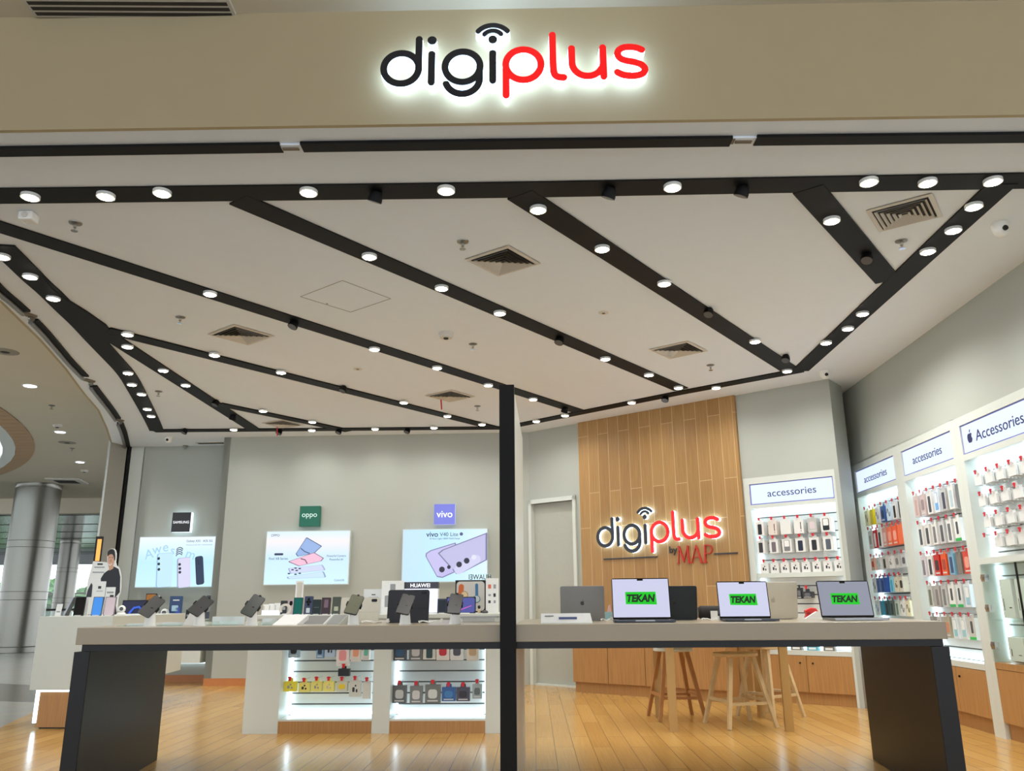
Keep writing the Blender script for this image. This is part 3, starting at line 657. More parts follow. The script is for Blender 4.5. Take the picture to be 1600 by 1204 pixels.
# right poster
x0, z0 = BK.L(627, 910, -.09); x1, z1 = BK.L(762, 825, -.09)
t, w, h = lightbox(BK, x0, x1, z0, z1, 'lit poster of lilac phones below the lilac square sign')
bx = MB().box(-w + .01, -.094, -h + .01, w - .01, -.09, h - .01, grad_screen('ice_art', [(0, (180, 214, 248)), (1, (206, 228, 246)), (.5, (176, 224, 248))], True)).build('artwork', t)
def U(px, py): s_, z_ = (px / 5.333 + 560, py / 5.333 + 820); a = BK.L(s_, z_, -.09); return (a[0] - (x0 + x1) / 2, a[1] - (z0 + z1) / 2)
text('vivo', .08, dk, bx, 'lettering', (*[U(615, 78)[0]], -.096, U(615, 78)[1]), width=.17, ext=.0005, bold=.001)
text('V40 Lite', .08, dk, bx, 'lettering', (U(755, 77)[0], -.096, U(755, 77)[1]), width=.26, ext=.0005)
MB().plate(circ(U(858, 74)[0], U(858, 74)[1], .024), -.096, -.0945, glow(80, 90, 130)).build('printed_badge', bx)
text('AI Aura Light | 80W FlashCharge', .04, dk, bx, 'lettering', (U(720, 114)[0], -.096, U(720, 114)[1]), width=.43, ext=.0005)
pph([U(562, 235), U(600, 210), U(810, 145), U(860, 300), U(800, 395), U(700, 440), U(655, 432), U(560, 262)], (128, 128, 170), (196, 192, 236), -.097)
pph([U(662, 235), U(700, 205), U(1074, 62), U(1074, 290), U(870, 395), U(815, 408)], (122, 122, 160), (190, 188, 226), -.099)
mb = MB(); mb.stroke([U(835, 372), U(985, 285)], .12, -.1012, -.1, glow(206, 206, 238)); mb.stroke([U(690, 395), U(760, 372)], .09, -.1012, -.1, glow(190, 186, 232)); mb.build('printed_camera_island', bx)
mb = MB()
for a, b_ in ((840, 328), (903, 297), (697, 370), (755, 350)): c = U(a, b_); MB().plate(circ(c[0], c[1], .04 if a != 755 else .026, 18), -.103, -.1012, glow(40, 40, 62)).build('printed_lens', bx)
mb = MB(); c = U(963, 268); mb.plate(circ(c[0], c[1], .035, 18), -.103, -.1012, glow(222, 222, 244)); mb.build('printed_flash', bx)
# square brand signs
def cube_sign(fr, px0, py0, px1, py1, face, edge, txt, tm, label, tw=.75):
    x0, z0 = fr.L(px0, py1, -.1); x1, z1 = fr.L(px1, py0, -.1); w, h = (x1 - x0) / 2, (z1 - z0) / 2
    t = at(fr, 'square_brand_sign', label, 'sign', (x0 + x1) / 2, (z0 + z1) / 2, 0, 'square brand signs on the back walls')
    MB().box(-w, -.095, -h, w, -.02, h, edge).box(-w * .7, -.02, -h * .7, w * .7, 0, h * .7, led_soft).build('body', t)
    f = MB().box(-w, -.1, -h, w, -.095, h, face).build('face', t)
    text(txt, .1, tm, f, 'lettering', (0, -.102, 0), width=2 * w * tw, ext=.0008, bold=.0)
cube_sign(SM, 267, 800, 299, 831, mat('sign_black', (22, 18, 22), .3), led_soft, 'SAMSUNG', glow(245, 248, 255, 1.2), 'black square sign with white letters above the left poster', .85)
cube_sign(BK, 467, 790, 500, 822, glow(8, 118, 92, .55), mat('sign_green', (10, 110, 84), .4), 'oppo', glow(215, 240, 230, 1), 'green square sign above the middle poster')
cube_sign(BK, 678, 787, 711, 819, glow(122, 128, 222, .9), glow(190, 196, 240, .8), 'vivo', glow(250, 250, 255, 1.5), 'lilac square sign above the right poster')

# ------------------------------------------------------------------ slatwall bays
def slats(t, x0, x1, z0, z1, yb, pitch=.098, name='slatwall'):
    mb = MB(); mb.box(x0, yb, z0, x1, yb + .03, z1, groove_m)
    n = max(1, round((z1 - z0) / pitch)); p = (z1 - z0) / n
    for k in range(n): mb.box(x0, yb - .012, z0 + k * p + .006, x1, yb, z0 + (k + 1) * p - .006, slat_m)
    return mb.build(name, t)
def leds(t, x0, x1, z0, z1, yb, top=True, sides=(1, 1), bottom=False, m=led_m):
    if sides[0]: MB().box(x0 + .002, yb - .035, z0 + .01, x0 + .022, yb - .014, z1 - .01, m).build('led_strip', t)
    if sides[1]: MB().box(x1 - .022, yb - .035, z0 + .01, x1 - .002, yb - .014, z1 - .01, m).build('led_strip', t)
    if top: MB().box(x0 + .03, yb - .06, z1 - .03, x1 - .03, yb - .02, z1 - .005, m).build('led_strip', t)
    if bottom: MB().box(x0 + .03, yb - .04, z0 + .003, x1 - .03, yb - .014, z0 + .028, m).build('led_strip', t)
purp = glow(60, 66, 132, .35)
def wall_unit(fr, x0, x1, xi0, xi1, zt, sz0, sz1, zopen, zw, label, txt, fsize, depth=.23, apple=False, split=None):
    t = at(fr, 'accessory_wall_unit', label, 'display unit', x0, 0, 0, 'accessories display units on the walls')
    X0, X1, a, b = 0, x1 - x0, xi0 - x0, xi1 - x0
    mb = MB()
    mb.box(X0, 0, 0, a, depth, zt, white_m); mb.box(b, 0, 0, X1, depth, zt, white_m)
    mb.box(a, 0, sz1, b, depth, zt, white_m); mb.box(a, 0, zopen, b, depth, sz0, white_m); mb.box(a, .05, sz0, b, depth, sz1, white_m)
    if split: mb.box(a, 0, split, b, depth, split + .05, white_m)
    mb.build('frame', t)
    s = MB().box(a, .012, sz0, b, .05, sz1, mat('purple_rim', (120, 122, 196), .5)).box(a + .015, .008, sz0 + .012, b - .012, .02, sz1 - .012, glow(210, 224, 252, 1.1)).build('sign_panel', t)
    cx_ = (a + b) / 2
    text(txt, fsize, purp, s, 'lettering', (cx_ + (.05 if apple else 0.01), .006, (sz0 + sz1) / 2 - .005), width=(b - a) * (.58 if not apple else .66), height=.075 if not apple else .09, ext=.001, bold=.0)
    if apple: apple_logo(s, (a + .14, .006, (sz0 + sz1) / 2), .10, purp)
    slats(t, a, b, zw + .02, zopen, depth - .06)
    if split:
        leds(t, a, b, zw + .03, split, depth - .07, top=False, sides=(1, 1)); leds(t, a, b, split + .05, zopen, depth - .07)
    else: leds(t, a, b, zw + .03, zopen, depth - .07, bottom=True)
    cab = MB().box(a, .012, .12, b, depth, zw - .03, wood_cab).box(a, .035, 0, b, depth, .12, wood_cab).build('base_cabinet', t)
    MB().box(a, -.002, zw - .03, b, depth - .05, zw + .02, wood_cab if split else white_m).build('worktop', t)
    n = 2; wd = (b - a) / n
    for k in range(n):
        d = MB().box(a + k * wd + .003, 0, .125, a + (k + 1) * wd - .003, .012, zw - .034, wood_cab).build('door', cab)
        MB().lathe([(.009, 0), (.009, -.012)], (a + wd + (-.07 if k == 0 else .07), 0, zw - .11), darker_m, 10, axis='y').build('lock', d)
    return t, a, b
def apple_logo(parent, loc, hgt, m, name='fruit_emblem'):
    k = hgt
    body = [(0, .30), (.12, .36), (.26, .35), (.37, .27), (.28, .16), (.26, .04), (.31, -.07), (.40, -.13), (.33, -.31), (.22, -.44), (.12, -.46), (0, -.42), (-.12, -.46), (-.22, -.43), (-.34, -.28), (-.41, -.06), (-.38, .16), (-.27, .31), (-.12, .36)]
    leaf = [(.0, .42), (.02, .54), (.12, .66), (.19, .67), (.17, .53), (.09, .44)]
    mb = MB(); mb.plate([(x * k, z * k) for x, z in smooth_pts(body + [body[0]], 1)[:-1]], -.001, .001, m); mb.plate([(x * k, z * k) for x, z in leaf], -.001, .001, m)
    return mb.build(name, parent, loc=loc)
RTs = [wall_unit(RT, -.82, .508, -.70, .41, 2.62, 2.272, 2.526, 2.22, .53, 'accessories wall unit farthest from the camera on the right wall', 'accessories', .1)[0],
       wall_unit(RT, .509, 1.754, .606, 1.667, 2.61, 2.272, 2.526, 2.22, .53, 'accessories wall unit in the middle of the right wall', 'accessories', .1)[0],
       wall_unit(RT, 1.755, 3.02, 1.84, 2.93, 2.60, 2.272, 2.526, 2.22, .56, 'right wall unit with the fruit emblem sign and glass doors, at the right edge', 'Accessories', .1, apple=True, split=1.35)[0]]
wall_unit(DG, 2.345, 3.485, 2.43, 3.41, 2.476, 2.158, 2.402, 2.115, .53, 'accessories wall unit beside the wooden wall', 'accessories', .1)
t = at(DG, 'display_shelf', 'narrow white ledge across the accessories bay beside the wooden wall', 'shelf', 2.43, 1.378, 0)
MB().box(0, .02, -.05, .98, .168, 0, white_m).build('board', t)
# glass doors on the last unit
t = at(RT, 'glass_door_pair', 'clear hinged glass doors with chrome hinges on the rightmost unit', 'glass doors', 1.84, 0, -.014)
for k, (a, b) in enumerate(((.0, .54), (.545, 1.09))):
    p = MB().box(a, .004, .585, b, .012, 1.345, glass).build('glass_pane', t)
    MB().box(b - .004 if k == 0 else a, .002, .585, b if k == 0 else a + .003, .014, 1.345, darker_m).build('edge_seal', p)
    hx = a + .02 if k == 0 else b - .08
    for z in (.71, 1.0, 1.24):
        MB().box(hx, -.006, z - .028, hx + .06, .03, z + .028, chrome).lathe([(.018, -.012), (.018, .0)], (hx + .02, 0, z), chrome, 14, axis='y').build('hinge', p)
# display boxes inside the glass section
for i, (x, z, w, h) in enumerate([(2.08, .925, .17, .30), (2.29, .925, .14, .30), (2.10, .60, .22, .18), (2.36, .60, .2, .2), (2.62, .925, .16, .2)]):
    t = at(RT, 'display_box', ['white card display box, upper left behind the glass doors', 'white card display box, upper middle behind the glass doors', 'white cable box stack, lower left behind the glass doors', 'white box, lower right behind the glass doors', 'white box, upper right behind the glass doors'][i], 'box', x, z, .05, 'white boxes behind the glass doors')
    b = MB().box(-w / 2, 0, 0, w / 2, .08, h, paper).build('carton', t, bevel=.002)
    MB().box(-w * .35, -.001, h * .2, -w * .3, .001, h * .5, ventdark).box(w * .1, -.001, h * .25, w * .3, .001, h * .28, ventdark).build('print', b)
t = at(RT, 'glass_shelf', 'clear glass shelf behind the glass doors', 'shelf', 1.84, .90, .05)
MB().box(.005, 0, 0, 1.085, .10, .012, glass).build('board', t)
# ------------------------------------------------------------------ hanging goods
def pack(fr, x, ztop, w, h, d, y, style, c, label, group, c2=None):
    """a retail pack hanging by its tab: x centre, front face at y"""
    t = at(fr, 'retail_pack', label, 'package', x, ztop, y, group)
    case = mat('pack_%d_%d_%d' % c, c, .35)
    b = MB().box(-w / 2, 0, -h, w / 2, d, -.018, case).build('carton', t)
    MB().plate([(-w * .22, -.018), (w * .22, -.018), (w * .18, .012), (-w * .18, .012)], d * .3, d * .3 + .002, case).build('hang_tab', t)
    c2 = c2 or (40, 42, 46); pm = mat('print_%d_%d_%d' % c2, c2, .4)
    q = MB(); H_ = h - .018
    if style == 'phone': q.plate(rrect(0, -.018 - H_ * .55, w * .5, H_ * .74, w * .08), -.0015, .0, pm)
    elif style == 'window': q.plate(rrect(0, -.018 - H_ * .5, w * .62, H_ * .8, w * .1), -.0015, .0, pm); q.plate(rrect(0, -.018 - H_ * .35, w * .5, H_ * .45, w * .08), -.002, -.0012, paper)
    elif style == 'buds': q.plate(rrect(-w * .12, -.018 - H_ * .55, w * .2, H_ * .3, w * .05), -.0015, 0, pm); q.plate(rrect(w * .16, -.018 - H_ * .62, w * .14, H_ * .2, w * .04), -.0015, 0, pm); q.plate(circ(w * .05, -.018 - H_ * .3, w * .08, 10), -.0015, 0, pm)
    elif style == 'swatch': q.box(w * .18, -.0015, -h * .75, w * .26, 0, -h * .3, pm); q.plate(circ(w * .22, -h * .85, w * .05, 8), -.0015, 0, pm)
    elif style == 'band': q.box(-w / 2 + .001, -.0015, -h + .001, w / 2 - .001, 0, -h + h * .12, pm); q.plate(rrect(0, -h * .48, w * .34, h * .5, w * .1), -.0015, 0, mat('print_dark', (64, 70, 76), .4))
    elif style == 'blob': q.plate(rrect(0, -.018 - H_ * .5, w * .6, H_ * .5, w * .18), -.0015, 0, pm); q.box(-w * .35, -.0015, -h + h * .08, w * .35, 0, -h + h * .14, mat('print_light', (210, 210, 205), .4))
    elif style == 'cable': q.stroke([(x_ * w, -.018 - H_ * (.5 + .25 * math.sin(x_ * 9))) for x_ in [k / 10 - .35 for k in range(8)]], w * .1, -.0015, 0, pm)
    if q.v: q.build('print', b)
    return t
def hook(fr, x, z, yf, yb, label, group):
    t = at(fr, 'display_hook', label, 'hook', x, z, yf, group)
    MB().tube([(0, 0, .0), (0, .01, .006), (0, yb - yf, .012)], .0025, chrome, 6).build('wire', t)
    MB().box(-.011, -.004, -.012, .011, 0, .024, red_m).box(-.016, -.006, .010, .016, .002, .02, red_m).build('price_clip', t)
def hang_row(fr, p0, p1, n, pbot, dy, yb, where, specs, w=.1, d=.05, extra=1, rowname='top'):
    a = fr.L(*p0, dy); b = fr.L(*p1, dy); bot = fr.L(*pbot, dy)[1]; z = (a[1] + b[1]) / 2
    h = z - bot
    for i in range(n):
        x = a[0] + (b[0] - a[0]) * i / max(1, n - 1)
        nm = '%s from left, %s row, %s' % (ORD[i], rowname, where)
        hook(fr, x, z, dy - .012, yb, 'red-clipped hook, ' + nm, 'red-clipped hooks, ' + where)
        s = specs[i % len(specs)]
        if s is None: continue
        style, c, c2, desc = s[:4]; ww = s[4] if len(s) > 4 else w; hh = h * (s[5] if len(s) > 5 else 1)
        for k in range(extra):
            pack(fr, x + .004 * k, z - .004 - .002 * k, ww, hh, d, dy + k * (d + .008), style, c,
                 (desc + ', ' + nm) if k == 0 else desc + ', %s deep, ' % ORD[k] + nm, 'hanging packs, ' + where, c2)
Wt = (226, 226, 222); Gy = (186, 186, 182)
dgw = 'bay beside wooden wall'
hang_row(DG, (1186, 812), (1288.8, 804), 6, (1189, 836), .035, .157, dgw, [('phone', Wt, (28, 24, 34), 'white case box with black phone', .095), ('swatch', (222, 210, 200), (70, 20, 30), 'beige case box'), ('plain', Wt, None, 'plain white box', .12), ('swatch', Wt, (60, 20, 30), 'white case box with colour dots', .11), ('blob', Gy, (210, 196, 200), 'grey earphone box', .10), ('window', Wt, (24, 28, 32), 'white box with clear black case', .115)], d=.11, rowname='top')
hang_row(DG, (1187.7, 840.8), (1292.6, 834.5), 6, (1190, 864), .035, .157, dgw, [('phone', Wt, (50, 46, 50), 'white box with dark case', .095), ('phone', Wt, (110, 100, 106), 'white box with mauve case', .1), ('window', Wt, (120, 120, 124), 'white box with clear grey case', .11), ('phone', Wt, (26, 32, 56), 'white box with navy case', .11), ('phone', Wt, (30, 28, 34), 'white box with black case', .11), ('phone', Wt, (84, 92, 104), 'white box with slate case', .11)], d=.11, rowname='second')
hang_row(DG, (1193.5, 876.5), (1309.5, 872.6), 8, (1195, 895), .035, .157, dgw, [('buds', Wt, (36, 36, 40), 'white charger box with small dark blocks', .095)], d=.08, rowname='third')
w1 = 'far right-wall bay'
B1 = (60, 96, 160); O1 = (226, 112, 78)
hang_row(RT, (1352.3, 795.8), (1405, 778), 7, (1354, 821), .04, .157, w1, [('cable', (232, 226, 190), (120, 120, 80), 'cream and yellow box', .09), ('plain', (228, 208, 20), None, 'yellow box', .09), ('cable', Wt, (60, 80, 140), 'white cable box', .09), ('blob', B1, (30, 44, 86), 'blue box', .11), ('cable', (200, 222, 238), (50, 50, 60), 'pale blue box', .11), ('phone', Wt, (24, 24, 28), 'white box with dark print'), ('plain', (28, 28, 32), None, 'black box')], d=.07, rowname='top')
hang_row(RT, (1358, 827), (1404, 815), 7, (1360, 857), .04, .157, w1, [('blob', Wt, (170, 168, 160), 'white box with grey ring'), ('phone', (190, 30, 40), (235, 235, 235), 'red box', .09), ('phone', Wt, (50, 48, 50), 'white box with slim dark item'), ('blob', (206, 150, 140), (226, 196, 190), 'pinkish box'), ('blob', O1, (236, 160, 140), 'salmon box', .12), ('blob', (232, 96, 60), (240, 170, 150), 'orange box', .12), ('plain', (236, 110, 66), None, 'bright orange box', .12)], d=.07, rowname='second')
hang_row(RT, (1362.5, 870), (1410, 860), 6, (1365, 890), .04, .157, w1, [('blob', (232, 190, 170), (214, 60, 30), 'white box with red flag'), ('cable', Wt, (150, 190, 200), 'white and teal box'), ('phone', (208, 206, 200), (50, 46, 42), 'grey box with dark edge'), ('buds', Wt, (110, 110, 110), 'white box with grey items'), ('blob', Gy, (120, 120, 122), 'grey clamshell pack', .11), ('blob', (196, 198, 200), (90, 92, 96), 'pale clamshell pack', .11)], d=.06, rowname='third')
hang_row(RT, (1364.5, 901), (1406, 896), 7, (1368, 925), .04, .157, w1, [('cable', Wt, (40, 40, 40), 'white box with hook drawing', .08), ('phone', (110, 136, 190), (70, 96, 160), 'periwinkle box', .1), ('phone', (70, 104, 170), (40, 66, 130), 'steel blue box', .1), ('plain', (36, 84, 178), None, 'royal blue box', .1), ('phone', (150, 206, 226), (60, 170, 210), 'sky blue box', .1), ('buds', (214, 208, 184), (60, 60, 56), 'cream box'), ('blob', (206, 200, 180), (50, 50, 54), 'beige box')], d=.06, rowname='fourth')
hang_row(RT, (1369, 935), (1417, 934), 7, (1372, 960), .04, .157, w1, [('cable', Wt, (110, 160, 200), 'white box with dots'), ('plain', (60, 150, 176), None, 'teal box', .08), ('phone', (66, 96, 100), (30, 40, 44), 'dark teal pack', .1), ('phone', (96, 110, 104), (40, 50, 46), 'grey green pack', .1), ('phone', (196, 206, 196), (110, 128, 116), 'pale green pack', .1), ('cable', Wt, (40, 40, 44), 'white box with pen'), ('cable', (230, 224, 190), (60, 60, 56), 'cream box with wedge')], d=.06, rowname='fifth')
w2 = 'middle right-wall bay'
hang_row(RT, (1429, 771.6), (1494.8, 751.6), 7, (1433, 807), .035, .157, w2, [('phone', (206, 190, 186), (196, 160, 156), 'pink case pack'), ('blob', (204, 184, 182), (150, 130, 130), 'rosy case pack'), ('phone', Wt, (56, 56, 62), 'white box with dark slim case'), ('window', (226, 232, 238), (110, 170, 224), 'white box with blue window', .1), ('phone', Gy, (52, 50, 74), 'grey box with navy phone', .1), ('phone', Wt, (176, 196, 206), 'white box with ice blue phone', .1), ('plain', (110, 112, 112), None, 'dark grey box', .1)], d=.05, extra=2, rowname='top')
hang_row(RT, (1436, 818), (1492.6, 804), 6, (1440, 853), .035, .157, w2, [('phone', Wt, (70, 78, 86), 'white box with slate case'), ('phone', Wt, (74, 74, 78), 'white box with graphite case'), ('phone', Wt, (120, 120, 122), 'white box with slim grey case'), ('phone', (200, 202, 204), (86, 84, 84), 'grey box with dark case'), ('phone', Wt, (100, 104, 110), 'white box with thin dark case'), ('band', Wt, (20, 176, 70), 'white box with green base', .11)], d=.05, extra=2, rowname='second')
hang_row(RT, (1440.6, 864), (1507.7, 858), 7, (1443, 900), .035, .157, w2, [('phone', (214, 206, 210), (120, 120, 126), 'white pack with grey wedge'), ('phone', Wt, (60, 60, 66), 'white pack with thin bar'), ('blob', (196, 36, 28), (60, 40, 40), 'red pack', .11), ('blob', (222, 84, 30), (160, 60, 40), 'orange red pack', .1), ('phone', (120, 170, 196), (50, 70, 110), 'light blue pack', .1), ('plain', (120, 112, 104), None, 'brown grey pack', .09), ('blob', (204, 60, 40), (220, 150, 130), 'scarlet pack', .12)], d=.05, rowname='third')
hang_row(RT, (1451, 912), (1508.4, 907), 6, (1457, 947), .035, .157, w2, [('phone', (196, 198, 192), (110, 112, 96), 'grey pack with olive side'), ('phone', (176, 172, 168), (130, 120, 118), 'taupe pack'), ('phone', (190, 190, 188), (120, 120, 120), 'clear grey pack'), ('band', (226, 228, 224), (30, 170, 80), 'white pack with green base', .11), ('band', (214, 218, 216), (30, 170, 80), 'pale pack with green base', .1), ('window', (214, 224, 228), (150, 190, 206), 'white pack with light blue print', .11)], d=.05, extra=2, rowname='fourth')
hang_row(RT, (1455, 959.7), (1515.7, 959.7), 6, (1480, 995), .035, .157, w2, [('phone', (150, 146, 140), (90, 86, 80), 'grey brown pack', .07), ('phone', (190, 192, 190), (100, 100, 100), 'grey pack', .08), ('blob', (168, 160, 136), (196, 130, 96), 'khaki pack', .11), ('window', (220, 226, 228), (140, 196, 206), 'white pack with aqua label', .1), ('window', (222, 224, 222), (150, 200, 210), 'clear pack with aqua label', .1), ('band', (196, 194, 184), (40, 190, 80), 'grey case pack with green base', .11)], d=.05, rowname='fifth')
w3 = 'rightmost bay'
for p0, p1, n, pb, rn in (((1526.4, 739), (1598, 716), 5, (1529, 757), 'top'), ((1533, 772.6), (1587.5, 757.8), 4, (1537, 789), 'second'), ((1541, 804.7), (1596.6, 792.4), 4, (1545, 822), 'third'), ((1540.6, 837.6), (1596, 827), 4, (1544, 855), 'fourth')):
    hang_row(RT, p0, p1, n, pb, .02, .157, w3, [('plain', (224, 226, 224), None, 'slim white box', .11)] if rn != 'fourth' else [None] + [('plain', (220, 222, 218), None, 'slim white box', .12)] * 4, d=.018, extra=5, rowname=rn)

# dark and red goods low in the bay by the wooden wall
for i, (x0, y0, x1, y1, c, l) in enumerate([(1246, 915, 1251, 935, (30, 30, 32), 'small black pack low in the bay, left of the red-clipped one'), (1254, 921, 1269, 934, (44, 44, 48), 'black pack with a red clip low in the bay')]):
    a = DG.L(x0, y1, .05); b = DG.L(x1, y0, .05); pack(DG, (a[0] + b[0]) / 2, b[1], b[0] - a[0], b[1] - a[1], .06, .05, 'blob', c, l, None, (110, 110, 116))
a = DG.L(1260, 918, .05); hook(DG, a[0], a[1], .04, .16, 'red clip hook holding the low black pack', None)
for i, x in enumerate((2.62, 2.80, 2.98, 3.16)):
    t = at(DG, 'small_box', '%s small box from left, low on the white worktop beside the wooden wall' % ORD[i], 'box', x, .55, .05, 'boxes on the low worktop'); b = MB().box(-.06, 0, 0, .06, .06, .05 + .02 * (i % 2), mat('lowbox%d' % (i % 2), [(90, 170, 190), (120, 110, 96)][i % 2])).build('carton', t); MB().box(-.04, -.001, .01, .04, 0, .03, paper).build('print', b)

# ------------------------------------------------------------------ low oak cabinets in front of the wooden wall
cp = [(0.677, 10.72), (2.30, 9.46)]
v = Vector(cp[1]) - Vector(cp[0]); CL = Fr(cp[0][0], cp[0][1], math.atan2(v.y, v.x)); L = v.length
t = at(CL, 'low_cabinet', 'low oak cabinet row standing before the wooden wall', 'cabinet', 0, 0, 0)
MB().box(0, .012, .12, L, .30, .84, wood_cab).box(.01, .04, 0, L, .30, .12, wood_cab).build('body', t)
MB().box(0, -.005, .84, L, .30, .87, wood_cab).build('worktop', t)
nd = 4
for k in range(nd):
    d = MB().box(k * L / nd + .004, 0, .125, (k + 1) * L / nd - .004, .012, .835, wood_cab).build('door', t)
    MB().lathe([(.009, 0), (.009, -.012)], (k * L / nd + (L / nd - .05 if k % 2 == 0 else .05), 0, .72), darker_m, 10, axis='y').build('lock', d)

# ------------------------------------------------------------------ the long demo table, with a partition across it
TZ = .955
t = at(TB, 'demo_table', 'long beige-topped demo table on charcoal panel legs', 'table', 0, 0, 0)
MB().prism([(-2.53, 0), (2.35, 0), (2.52, 1.55), (-2.74, 1.55)], TZ - .093, TZ, table_m).build('tabletop', t, bevel=.003)
MB().prism([(-2.50, .02), (2.33, .02), (2.48, 1.5), (-2.70, 1.5)], TZ - .13, TZ - .0935, darker_m).build('underframe', t)
for k, P in enumerate(([(-2.53, .0), (-2.44, .0), (-2.68, 1.5), (-2.73, 1.5)], [(2.35, .0), (2.255, .0), (2.405, 1.5), (2.50, 1.5)])):
    l = MB().prism([P[0], P[1], (P[1][0] + (.001 if k == 0 else -.001), .006), (P[0][0], .006)], 0, TZ - .132, darker_m).prism([(P[0][0], .006), (P[1][0], .006), P[2], P[3]], 0, TZ - .132, dark_m).build('panel_leg', t)
t = at(TB, 'partition_post', 'tall black-edged partition standing across the middle of the table', 'partition', 0, 0, 0)
MB().box(-.100, -.05, 0, -.012, -.003, 2.335, black_m).box(-.100, -.003, TZ + .001, -.012, .012, 2.335, black_m).build('front_edge', t)
MB().box(-.094, .012, TZ + .001, -.018, 1.56, 2.33, white_m).build('panel', t)
MB().box(-.094, .03, 0, -.018, 1.5, TZ - .1325, white_m).build('lower_panel', t)

# ------------------------------------------------------------------ middle island with two lit bays
t = at(MI, 'display_island', 'white display island with two lit slatwall bays under the table line', 'display island', 0, 0, 0)
MB().box(-2.42, -.02, .95, -.10, 1.0, .985, white_m).build('top', t, bevel=.002)
mb = MB(); mb.box(-2.40, 0, 0, -2.09, 1.0, .95, white_m).box(-1.272, 0, 0, -1.118, 1.0, .95, white_m).box(-.29, 0, 0, -.12, 1.0, .95, white_m).box(-2.09, .34, 0, -.29, 1.0, .95, white_m).build('body', t)
for a, b in ((-2.089, -1.273), (-1.117, -.291)):
    MB().box(a, .0, 0, b, .34, .10, wood_cab).build('plinth', t)
    MB().box(a, .0, .10, b, .30, .115, white_m).build('bay_floor', t)
    slats(t, a, b, .115, .95, .30, .088)
    leds(t, a, b, .12, .94, .29, top=False, sides=(1, 1 if a < -1.5 else 1), bottom=True)
def island_pack(px, style, c, c2, label, d=.05, clip=True, dy=.10):
    a = MI.L(px[0], px[3], dy); b = MI.L(px[2], px[1], dy)
    x = (a[0] + b[0]) / 2; pack(MI, x, b[1], b[0] - a[0], b[1] - a[1], d, dy, style, c, label, 'hanging packs in the island bays', c2)
    hook(MI, x, b[1] + .002, dy - .012, .286, 'hook, ' + label, 'hooks in the island bays')
IP = [((450, 1000, 468, 1027), 'blob', (150, 176, 196), (30, 30, 34), 'pale blue pack in the left island bay, leftmost of the upper row'),
 ((494, 1000, 506, 1028), 'blob', (120, 160, 196), (40, 60, 80), 'narrow blue pack in the left island bay, upper row'),
 ((507, 1000, 524, 1026), 'buds', (176, 196, 220), (40, 44, 60), 'light blue earphone pack in the left island bay, upper row'),
 ((525, 1004, 546, 1040), 'blob', (228, 222, 218), (226, 150, 154), 'white pack with pink earphone case, left island bay'),
 ((548, 1000, 564, 1033), 'blob', (224, 214, 204), (226, 160, 130), 'cream pack with peach earphone case, left island bay'),
 ((566, 1000, 578, 1031), 'blob', (226, 220, 214), (110, 190, 170), 'cream pack with mint earphone case, left island bay'),
 ((528, 1041, 546, 1056), 'plain', (20, 18, 24), None, 'small black box below the pink earphone pack'),
 ((443, 1061, 463, 1080), 'buds', (236, 222, 70), (150, 150, 150), 'yellow-edged earphone box, leftmost of the lower row, left island bay'),
 ((466, 1063, 484, 1081), 'buds', (232, 222, 120), (30, 30, 34), 'yellow-edged box with black earbuds, lower row, left island bay'),
 ((486, 1061, 503, 1080), 'buds', (232, 222, 120), (150, 150, 140), 'yellow-edged box with pale earbuds, third of the lower row, left island bay'),
 ((505, 1061, 522, 1080), 'buds', (232, 222, 120), (196, 190, 170), 'yellow-edged box with cream earbuds, fourth of the lower row, left island bay'),
 ((525, 1061, 543, 1080), 'blob', (206, 204, 180), (226, 200, 40), 'grey box with yellow earphones, lower row, left island bay'),
 ((545, 1060, 564, 1088), 'buds', (206, 206, 196), (40, 40, 44), 'taller grey box with large black earbuds, left island bay'),
 ((566, 1062, 580, 1091), 'plain', (216, 214, 204), None, 'tall plain grey box at the right end of the left island bay'),
 ((614, 1000, 635, 1032), 'blob', (52, 58, 70), (40, 80, 116), 'dark box with blue print, leftmost upper pack in the right island bay'),
 ((639, 1000, 660, 1032), 'blob', (96, 96, 98), (190, 190, 190), 'grey box with silver print, upper row, right island bay'),
 ((661, 1000, 681, 1030), 'phone', (206, 206, 200), (30, 60, 64), 'white box with dark teal front, upper row, right island bay'),
 ((682, 1000, 702, 1031), 'blob', (222, 214, 210), (190, 44, 60), 'white box with red case, upper row, right island bay'),
 ((704, 1000, 724, 1031), 'blob', (214, 214, 214), (70, 72, 84), 'white box with charcoal case, upper row, right island bay'),
 ((729, 1000, 748, 1031), 'blob', (216, 208, 192), (186, 160, 126), 'white box with tan case, upper row, right island bay'),
 ((613, 1067, 635, 1098), 'blob', (88, 90, 92), (190, 192, 192), 'dark grey cooler box, leftmost of the lower row, right island bay'),
 ((640, 1068, 660, 1099), 'blob', (116, 118, 118), (200, 200, 200), 'mid grey cooler box, second of the lower row, right island bay'),
 ((664, 1066, 688, 1098), 'blob', (106, 110, 106), (204, 208, 204), 'greenish grey cooler box, third of the lower row, right island bay'),
 ((690, 1070, 712, 1095), 'blob', (34, 86, 150), (60, 120, 180), 'blue box in the lower row of the right island bay'),
 ((713, 1070, 734, 1095), 'blob', (60, 58, 76), (30, 28, 40), 'dark purple box in the lower row of the right island bay'),
 ((738, 1065, 753, 1091), 'blob', (160, 172, 172), (100, 110, 110), 'pale silver pack at the right end of the lower row, right island bay')]
for e in IP: island_pack(*e)

